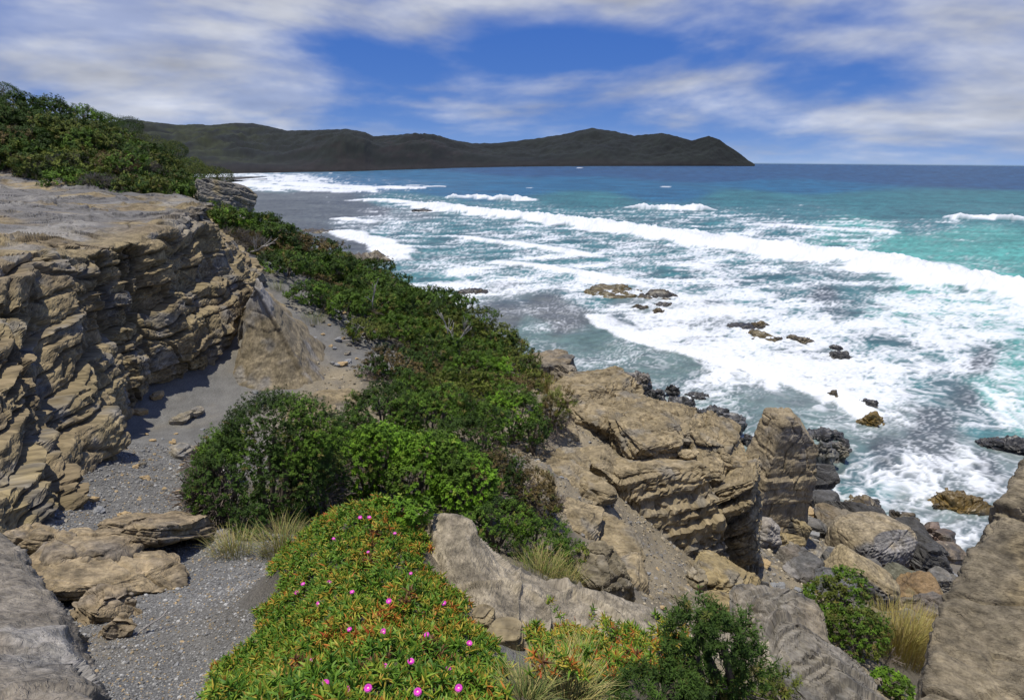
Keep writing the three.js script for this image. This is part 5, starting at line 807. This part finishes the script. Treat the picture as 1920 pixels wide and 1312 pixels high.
// ---------------------------------------------------------------- the flowering succulent mat in the foreground
function finger(len, r, bend, seed) {    // one fat three-sided leaf with a pointed tip
  const pos = [], idx = [], S = 4; for (let k = 0; k <= S; k++) { const t = k / S, w = r * (k === S ? 0.05 : Math.sin(Math.PI * (0.30 + 0.62 * t))), y = len * t, off = bend * t * t * len; for (let j = 0; j < 3; j++) { const a = j * TAU / 3 + 0.5; pos.push(off + Math.cos(a) * w, y, Math.sin(a) * w); } }
  for (let k = 0; k < S; k++) for (let j = 0; j < 3; j++) { const a = k * 3 + j, b = k * 3 + (j + 1) % 3; idx.push(a, a + 3, b, b, a + 3, b + 3); }
  const g = new THREE.BufferGeometry(); g.setAttribute('position', new THREE.Float32BufferAttribute(pos, 3)); g.setIndex(idx); return g.toNonIndexed();
}
function shoot(n, seed, pal) {           // a shoot of opposite leaves, in metres
  reseed(seed); const gs = [];
  for (let i = 0; i < n; i++) {
    const a = (i % 2) * Math.PI + Math.floor(i / 2) * 1.35 + rr(-0.3, 0.3), tier = Math.floor(i / 2) / (n / 2), tilt = mix(1.15, 0.30, tier) + rr(-0.15, 0.15), g = finger(rr(0.050, 0.078) * mix(1, 0.8, tier), rr(0.0052, 0.0075), rr(0.1, 0.45), i);
    g.rotateZ(-tilt); g.rotateY(a); g.translate(0, tier * 0.035, 0);
    const c0 = pal[Math.floor(rnd() * pal.length)], tip = rnd() < 0.35 ? [0.42, 0.11, 0.03] : c0, p = g.attributes.position, cl = [];
    for (let k = 0; k < p.count; k++) { const t = clamp((p.getY(k) - 0.03) / 0.06 + 0.2); const c = mix3(c0, tip, (k % 5 ? t * 0.6 : t)); cl.push(...c); }
    g.setAttribute('color', new THREE.Float32BufferAttribute(cl, 3)); g.computeVertexNormals(); gs.push(g);
  }
  return mergeGeometries(gs);
}
const G1 = [0.062, 0.140, 0.016], G2 = [0.115, 0.215, 0.020], G3 = [0.220, 0.300, 0.030], Y1 = [0.38, 0.31, 0.040], O1 = [0.42, 0.15, 0.025], R1 = [0.30, 0.055, 0.020], B1 = [0.15, 0.075, 0.035];
const SHOOTS = [shoot(8, 1, [G1, G1, G2]), shoot(8, 2, [G1, G2, G2]), shoot(7, 3, [G2, G3, G3]), shoot(8, 4, [G2, G3, Y1]), shoot(7, 5, [Y1, O1, G2, G3, G3]), shoot(6, 6, [O1, R1, Y1]), shoot(7, 7, [B1, R1, O1, G1])];
const succulentMat = new THREE.MeshPhysicalMaterial({ vertexColors: true, roughness: 0.55, specularIntensity: 0.45, side: THREE.DoubleSide });
const petalMat = new THREE.MeshStandardMaterial({ color: new THREE.Color().setRGB(0.72, 0.045, 0.52), roughness: 0.6, side: THREE.DoubleSide });
const centreMat = new THREE.MeshStandardMaterial({ color: new THREE.Color().setRGB(0.85, 0.70, 0.55), roughness: 0.8 });
const petals = (() => { const pos = []; for (let r = 0; r < 2; r++) for (let i = 0; i < 26; i++) { const a = i / 26 * TAU + r * 0.12, L = r ? 0.024 : 0.030, y = r ? 0.010 : 0.004, w = 0.0026, c = Math.cos(a), s = Math.sin(a); const p = (d, h, o) => [c * d - s * o, h, s * d + c * o]; const A = p(0.006, 0.002, w * 0.6), B = p(0.006, 0.002, -w * 0.6), C = p(L * 0.75, y, w), D = p(L * 0.75, y, -w), E = p(L, y + 0.002, 0); pos.push(...A, ...B, ...C, ...B, ...D, ...C, ...C, ...D, ...E); } const g = new THREE.BufferGeometry(); g.setAttribute('position', new THREE.Float32BufferAttribute(pos, 3)); g.computeVertexNormals(); return g; })();
const heart = (() => { const g = new THREE.SphereGeometry(0.0075, 10, 6, 0, TAU, 0, Math.PI / 2); g.scale(1, 0.8, 1); g.translate(0, 0.002, 0); return g; })();
function inside(poly, x, z) { let c = false; for (let i = 0, j = poly.length - 1; i < poly.length; j = i++) { const a = poly[i], b = poly[j]; if ((a.z > z) !== (b.z > z) && x < (b.x - a.x) * (z - a.z) / (b.z - a.z) + a.x) c = !c; } return c; }
const kk = [0, 0, 0, 0, 0];
const surface = (x, z) => groundH(x, z) + fineGround(x, z, groundKind(x, z, kk));
function succulentMatOn(outline, density, label, flowers, seed, wild, lift = 0) {
  const poly = outline.map(([px, py]) => onGround(px, py)), lo = vec(1e9, 0, 1e9), hi = vec(-1e9, 0, -1e9); poly.forEach((p) => { lo.min(p); hi.max(p); });
  const root = new THREE.Group(); root.name = 'succulent_mat'; const c = poly[0].clone(); root.position.copy(c);
  reseed(seed); const items = [], area = (hi.x - lo.x) * (hi.z - lo.z);
  for (let i = 0; i < area * density; i++) {
    const x = rr(lo.x, hi.x), z = rr(lo.z, hi.z), jit = 0.14; if (!inside(poly, x + jit * noise(x * 5, 1, z * 5), z + jit * noise(x * 5, 4, z * 5))) continue;
    const t = 0.6 * noise(x * 1.5, seed, z * 1.5) + 0.5 * noise(x * 6, seed, z * 6) + rr(-0.62, 0.62) + wild - 0.22, dry = noise(x * 3.2 + 9, 2, z * 3.2);
    let v = t > 0.55 ? 5 : t > 0.28 ? 4 : t > 0.02 ? 3 : t > -0.15 ? 2 : t > -0.4 ? 1 : 0; if (dry > 0.42 && rnd() < 0.5) v = 6;
    const mound = 0.07 + 0.10 * noise(x * 2.3, 7, z * 2.3) + 0.10 * noise(x * 6, 7, z * 6);
    items.push({ p: vec(x, surface(x, z) + lift + mound * rr(0.25, 1.15), z).sub(c), v, s: rr(0.58, 0.98), d: vec(rr(-0.7, 0.7), 1, rr(-0.6, 0.7)).normalize(), spin: rr(0, TAU) });
  }
  items.sort((a, b) => a.p.clone().add(c).distanceTo(EYE) - b.p.clone().add(c).distanceTo(EYE));
  const inView = items.filter((q) => { const w = q.p.clone().add(c).sub(EYE).applyEuler(new THREE.Euler(-PITCH, 0, 0)); return -w.y / -w.z < 0.56; });
  const single = new Set(inView.slice(0, wild > 0.15 ? 120 : 300)); const rest = SHOOTS.map(() => []);
  for (const q of items) {
    const o = new THREE.Quaternion().setFromUnitVectors(UPV, q.d).multiply(new THREE.Quaternion().setFromAxisAngle(UPV, q.spin));
    if (single.has(q)) { const m = named(SHOOTS[q.v], succulentMat, 'shoot', root); m.position.copy(q.p); m.quaternion.copy(o); m.scale.setScalar(q.s); }
    else rest[q.v].push(new THREE.Matrix4().compose(q.p, o, vec(q.s, q.s, q.s)));
  }
  rest.forEach((l, v) => { if (!l.length) return; const im = new THREE.InstancedMesh(SHOOTS[v], succulentMat, l.length); im.name = 'shoots'; im.userData.kind = 'stuff'; l.forEach((m, i) => im.setMatrixAt(i, m)); root.add(im); });
  flowers.forEach(([px, py, s = 1], i) => {
    const f = new THREE.Group(); f.name = 'flower'; const p = onGround(px, py), away = EYE.clone().sub(p).normalize(); p.addScaledVector(away, 0.24); f.position.copy(p).sub(c);
    f.quaternion.setFromUnitVectors(UPV, vec(rr(-0.25, 0.25), 1, 0.35 + rr(-0.2, 0.3)).normalize()); f.scale.setScalar(0.62 * s); named(petals, petalMat, 'petals', f); named(heart, centreMat, 'flower_centre', f); root.add(f);
  });
  return tag(root, label, 'plant');
}
succulentMatOn([[602, 958], [700, 955], [760, 957], [825, 968], [805, 1005], [790, 1050], [845, 1090], [885, 1130], [905, 1165], [925, 1210], [945, 1260], [955, 1330], [900, 1420], [700, 1430], [420, 1400], [385, 1310], [400, 1255], [470, 1225], [505, 1185], [470, 1160], [520, 1110], [515, 1060], [560, 1010]], 1150, 'green and orange succulent mat dotted with magenta flowers, bottom centre', [[610, 961], [668, 959], [645, 964], [675, 970], [692, 970], [735, 957, .8], [568, 1095], [555, 1111], [617, 1092], [598, 1132, 1.25], [729, 1127], [832, 1131], [531, 1189], [719, 1184], [880, 1206], [720, 1250], [610, 1281], [621, 1292], [650, 1292, .8], [783, 1297], [655, 1180, .8], [770, 1075, .7], [840, 1255, .9], [500, 1262, .8], [690, 1035, .7], [585, 1240], [560, 1150, .9], [660, 1110, .9], [800, 1190, .9], [860, 1290], [470, 1290, .9], [740, 1000, .8], [625, 1010, .8], [770, 1240], [690, 1290]], 71, 0, -0.02);
succulentMatOn([[1000, 1160], [1015, 1155], [1030, 1190], [1100, 1185], [1180, 1190], [1230, 1200], [1290, 1225], [1290, 1260], [1200, 1300], [1080, 1330], [980, 1310], [1000, 1250], [985, 1200]], 600, 'smaller orange-tinged succulent patch with three flowers beside the dry grass', [[1055, 1193], [1157, 1187], [1178, 1192], [1011, 1246, .7]], 72, 0.22, 0.10);

// ---------------------------------------------------------------- grass tufts
function tuft(count, h, spread, seed, bend, pal) {
  reseed(seed); const pos = [], cl = [];
  for (let i = 0; i < count; i++) {
    const a = rr(0, TAU), r = spread * Math.sqrt(rnd()), x = Math.cos(a) * r, z = Math.sin(a) * r, L = h * rr(0.55, 1.15), dir = a + rr(-0.9, 0.9), lean = rr(0.15, 1) * bend, w = 0.0012 + 0.0045 * h * rr(0.4, 0.9), c = pal[Math.floor(rnd() * pal.length)], t = rr(0.7, 1.3), sx = -Math.sin(dir) * w, sz = Math.cos(dir) * w;
    const at = (k) => [x + Math.cos(dir) * lean * L * k * k, L * (k - 0.28 * lean * k * k), z + Math.sin(dir) * lean * L * k * k];
    const A = at(0), B = at(0.45), C = at(0.8), D = at(1.05), P = (p, s) => [p[0] + sx * s, p[1], p[2] + sz * s];
    pos.push(...P(A, 1), ...P(A, -1), ...P(B, .9), ...P(A, -1), ...P(B, -.9), ...P(B, .9), ...P(B, .9), ...P(B, -.9), ...P(C, .6), ...P(B, -.9), ...P(C, -.6), ...P(C, .6), ...P(C, .6), ...P(C, -.6), ...D);
    for (let k = 0; k < 15; k++) cl.push(c[0] * t, c[1] * t, c[2] * t);
  }
  const g = new THREE.BufferGeometry(); g.setAttribute('position', new THREE.Float32BufferAttribute(pos, 3)); g.setAttribute('color', new THREE.Float32BufferAttribute(cl, 3)); g.computeVertexNormals(); return g;
}
const grassMat = new THREE.MeshStandardMaterial({ vertexColors: true, roughness: 0.8, side: THREE.DoubleSide });
const STRAW = [[0.42, 0.34, 0.13], [0.36, 0.30, 0.10], [0.26, 0.27, 0.07], [0.16, 0.21, 0.05]], YELLOW = [[0.40, 0.33, 0.09], [0.33, 0.30, 0.08], [0.30, 0.22, 0.08]], GREENG = [[0.13, 0.19, 0.04], [0.2, 0.22, 0.06], [0.32, 0.28, 0.1]];
const tuftAt = (px, py, wpx, hpx, count, pal, label, o = {}) => { const p = onGround(px, py), m = p.distanceTo(EYE) / FPX, g = named(tuft(count, hpx * m, wpx * m * 0.4, pseed++, o.bend ?? 0.8, pal), grassMat, 'grass_tuft'); g.position.copy(p).add(vec(0, -0.02, 0)); return tag(g, label, 'grass', o.group); };
tuftAt(438, 1040, 75, 42, 420, STRAW, 'straw-coloured grass tuft on the gravel under the large dark shrub'); tuftAt(530, 1040, 80, 60, 520, STRAW, 'straw grass tuft at the upper left edge of the flowering mat');
tuftAt(1060, 1318, 120, 62, 900, [...STRAW, ...STRAW, [0.45, 0.40, 0.16]], 'big clump of dry yellow-green grass at the bottom, right of the mat', { bend: 1.0 }); tuftAt(1085, 1265, 90, 52, 500, STRAW, 'dry grass clump between the orange succulents and the big clump', { bend: 1 }); tuftAt(985, 1320, 80, 60, 420, GREENG, 'short green grass at the bottom edge next to the mat', { bend: 1 });
tuftAt(1015, 1085, 110, 45, 600, STRAW, 'dry grass hanging over the back of the pale slab'); tuftAt(1060, 1095, 70, 36, 360, STRAW, 'dry grass left of the squarish rock');
tuftAt(1690, 1225, 120, 62, 1600, YELLOW, 'patch of yellow grass below the beach boulders', { bend: 0.6 }); tuftAt(1730, 1215, 70, 50, 700, YELLOW, 'yellow grass against the foot of the right rock wall', { bend: 0.6 });
tuftAt(1030, 740, 40, 40, 260, YELLOW, 'yellow grass on the ridge tip above the spiky olive shrub', { bend: 0.6 }); tuftAt(1008, 725, 40, 30, 260, YELLOW, 'yellow grass below the overhanging rock', { bend: 0.6 }); tuftAt(590, 605, 50, 22, 200, GREENG, 'grassy tuft at the side of the gravel track'); tuftAt(520, 545, 30, 22, 160, GREENG, 'pale grass tuft at the foot of the dark shrub on the upper track');
// ---------------------------------------------------------------- dead wood
function branch(p0, dir, len, r, n, seed) {
  reseed(seed); const gs = []; const grow = (a, d, L, r, depth) => { const pts = [a]; for (let k = 0; k < 4; k++) pts.push(pts[k].clone().addScaledVector(d, L / 4).add(vec(rr(-1, 1), rr(-0.6, 0.9), rr(-1, 1)).multiplyScalar(L * 0.07))); gs.push(new THREE.TubeGeometry(new THREE.CatmullRomCurve3(pts), 10, r, 5)); if (depth) for (let i = 0; i < n; i++) { const q = pts[1 + Math.floor(rnd() * 3)], e = d.clone().add(vec(rr(-0.9, 0.9), rr(-0.2, 0.8), rr(-0.9, 0.9))).normalize(); grow(q.clone(), e, L * rr(0.4, 0.65), r * 0.55, depth - 1); } };
  grow(vec(0, 0, 0), dir.clone().normalize(), len, r, 2); return mergeGeometries(gs);
}
const woodAt = (px, py, dir, lenpx, r, n, label, up = 0) => { const p = onGround(px, py), m = p.distanceTo(EYE) / FPX, g = named(branch(p, vec(...dir), lenpx * m, r, n, pseed++), greyWoodMat, 'dead_branch'); g.position.copy(p).add(vec(0, up + r, 0)); return tag(g, label, 'branch'); };
woodAt(850, 690, [0.4, 0.6, 0.2], 55, 0.035, 4, 'bleached white dead branch standing among the slope shrubs', 0.9); woodAt(840, 660, [-0.2, 0.9, 0.1], 40, 0.028, 3, 'second bleached branch, above the standing one', 0.8); woodAt(700, 610, [0.3, 0.8, 0], 40, 0.03, 3, 'bleached twig in the shrub at the track bend', 0.9); woodAt(640, 640, [0.8, 0.15, -0.2], 40, 0.03, 3, 'grey driftwood branch lying on the gravel track');
woodAt(370, 940, [0.1, 0.12, -0.9], 75, 0.02, 2, 'bent grey branch on the gravel beside the large dark shrub', 0.02); woodAt(470, 480, [0.7, 0.2, 0.3], 50, 0.04, 4, 'tangle of grey dead wood by the upper track', 0.2); woodAt(250, 1195, [0.35, 0.1, -0.5], 50, 0.008, 1, 'thin dry twig on the gravel below the rock ledge'); woodAt(380, 1290, [0.5, 0.05, 0.3], 60, 0.006, 3, 'dry twigs at the lower left edge of the mat'); woodAt(1160, 1130, [0.4, 0.1, 0.5], 30, 0.02, 1, 'short driftwood piece behind the pale slab');
// ---------------------------------------------------------------- loose stones and gravel
{
  const variants = [0, 1, 2, 3].map((i) => stone([1, 0.62, 0.85], [0, 0, 0], { bed: LEVEL, beds: [[0.5, 0.05, 2]], warp: 0.1, lump: 0.12, rough: 0.1, res: 9, power: 6, chips: 11, chip: 0.6, facet: 0.4, sharp: 0.5 }, 500 + i, [[0.30, 0.26, 0.18], [0.36, 0.33, 0.28], [0.2, 0.2, 0.2]]));
  const put = (px, py, wpx, label, tone, group) => { const p = onGround(px, py), m = p.distanceTo(EYE) / FPX, k = Math.floor(rnd() * 4), s = wpx * m * 0.5; const o = new THREE.Mesh(variants[k], tone); o.name = 'loose_stone'; o.position.copy(p).add(vec(0, s * 0.2, 0)); o.rotation.set(rr(-.2, .2), rr(0, TAU), rr(-.2, .2)); o.scale.set(s, s * rr(0.6, 1), s); tag(o, label, 'stone', group); };
  const tones = [rockMat, new THREE.MeshStandardMaterial({ color: new THREE.Color().setRGB(0.30, 0.31, 0.32), map: rockTone, roughness: 0.9 }), new THREE.MeshStandardMaterial({ color: new THREE.Color().setRGB(0.50, 0.37, 0.20), map: rockTone, roughness: 0.9 })];
  reseed(321);
  put(210, 790, 46, 'tan block lying against the foot of the cliff', tones[0]); put(238, 778, 24, 'orange-tan stone right of the block at the cliff foot', tones[2]); put(265, 775, 24, 'second orange-tan stone at the cliff foot', tones[2]); put(293, 745, 24, 'pale block below the dark cliff crack', tones[2]); put(367, 778, 34, 'rounded tan boulder alone on the gully gravel', tones[0]); put(340, 790, 34, 'flat tan stone left of the rounded boulder', tones[0]); put(345, 852, 50, 'flat tan slab half sunk in the gravel', tones[0]); put(171, 940, 22, 'orange stone at the foot of the near cliff', tones[2]); put(185, 960, 18, 'pale grey stone below the orange one', tones[1]); put(271, 898, 15, 'orange-tan cobble on the gully gravel', tones[2]); put(335, 924, 12, 'yellowish cobble left of the bent branch', tones[2]); put(233, 970, 20, 'tan cobble above the rock ledge', tones[2]); put(212, 985, 20, 'orange flat cobble just above the rock ledge', tones[2]); put(282, 1105, 24, 'flat tan chip on the gravel below the ledge', tones[0]); put(107, 1158, 12, 'white stone beside the grey corner rock', new THREE.MeshStandardMaterial({ color: 0xd8dadd, roughness: 0.8 })); put(420, 1010, 40, 'flat pale slab left of the straw grass', tones[0]);
  const more = [[190, 1300, 560, 770], [150, 1000, 260, 1000], [560, 700, 600, 700], [620, 700, 560, 660], [1180, 1320, 1060, 1150], [1400, 1500, 1100, 1200]];
  const zones = [[[220, 790, 380, 970], 70, 'gully gravel', [5, 12]], [[580, 580, 690, 700], 46, 'gravel track', [8, 18]], [[470, 735, 680, 790], 20, 'bare shelf below the dome', [6, 14]], [[1180, 1060, 1300, 1150], 34, 'scree behind the pale slab', [6, 16]], [[1420, 1090, 1560, 1200], 56, 'slope above the boulder beach', [8, 22]], [[1400, 920, 1580, 1060], 70, 'upper boulder beach', [16, 44]], [[1640, 1060, 1780, 1170], 60, 'rubble by the right rock wall', [14, 42]], [[1000, 760, 1110, 900], 34, 'bare scree left of the outcrop', [6, 16]], [[180, 1130, 480, 1300], 40, 'gravel in the lower left', [5, 11]]];
  for (const [[x0, y0, x1, y1], n, where, [a, b]] of zones) for (let i = 0; i < n * 0.62; i++) { const t = Math.floor(rnd() * 3); put(rr(x0, x1), rr(y0, y1), mix(a, b, rnd() ** 2), `loose ${['mottled tan', 'grey', 'orange-tan'][t]} stone lying on the ${where}`, tones[t], `${['mottled tan', 'grey', 'orange-tan'][t]} stones on the ${where}`); }
  // gravel grains nearest the eye
  const list = []; reseed(654); const k = [0, 0, 0, 0, 0];
  while (list.length < 42000) { const a = rr(-52, -2) * Math.PI / 180, r = 2.2 + 15 * rnd() ** 1.7, x = Math.sin(a) * r, z = -Math.cos(a) * r; groundKind(x, z, k); if (k[0] < 0.45) { if (rnd() < 0.98) continue; } const s = clamp(0.003 + 0.0011 * r, 0.004, 0.02) * (rnd() < 0.06 ? 2 : 1) * rr(0.6, 1.3), t = rnd(), c = t < 0.7 ? [0.19, 0.187, 0.178] : t < 0.88 ? [0.36, 0.355, 0.335] : [0.34, 0.26, 0.15], v = rr(0.6, 1.3); list.push([vec(x, surface(x, z) + s * 0.3, z), vec(rr(-.4, .4), 1, rr(-.4, .4)).normalize(), s, c.map((q) => q * v)]); }
  const grain = new THREE.DodecahedronGeometry(1, 0); grain.scale(1, 0.65, 0.85); const im = scatter('gravel', grain, new THREE.MeshStandardMaterial({ color: 0xffffff, roughness: 0.9 }), list); im.userData = { kind: 'stuff', label: 'loose grey gravel on the floor of the gully', category: 'gravel' }; scene.add(im);
  // broken chips on the scree and between the boulders, too many to count
  const chips = []; reseed(987);
  while (chips.length < 15000) { const a = rr(-40, 44) * Math.PI / 180, r = 8 + 24 * rnd(), x = Math.sin(a) * r, z = -Math.cos(a) * r; groundKind(x, z, k); if (k[1] + k[3] < 0.5 || (a < 0 && rnd() < 0.6)) continue; const y = surface(x, z); if (y < 0.1) continue; const s = clamp(0.006 + 0.0016 * r, 0.012, 0.06) * (rnd() < 0.08 ? 2.2 : 1) * rr(0.5, 1.5), t = rnd(), c = t < 0.5 ? [0.26, 0.215, 0.14] : t < 0.8 ? [0.20, 0.19, 0.17] : [0.36, 0.31, 0.22], v = rr(0.6, 1.3); chips.push([vec(x, y + s * 0.1, z), vec(rr(-.4, .4), 1, rr(-.4, .4)).normalize(), s, c.map((q) => q * v)]); }
  const cg = new THREE.DodecahedronGeometry(1, 0); cg.scale(1, 0.45, 0.8); const cm = scatter('rubble', cg, new THREE.MeshStandardMaterial({ color: 0xffffff, roughness: 0.95 }), chips); cm.userData = { kind: 'stuff', label: 'small broken rock chips on the scree and the boulder beach', category: 'rubble' }; scene.add(cm);
}
renderer.render(scene, camera);
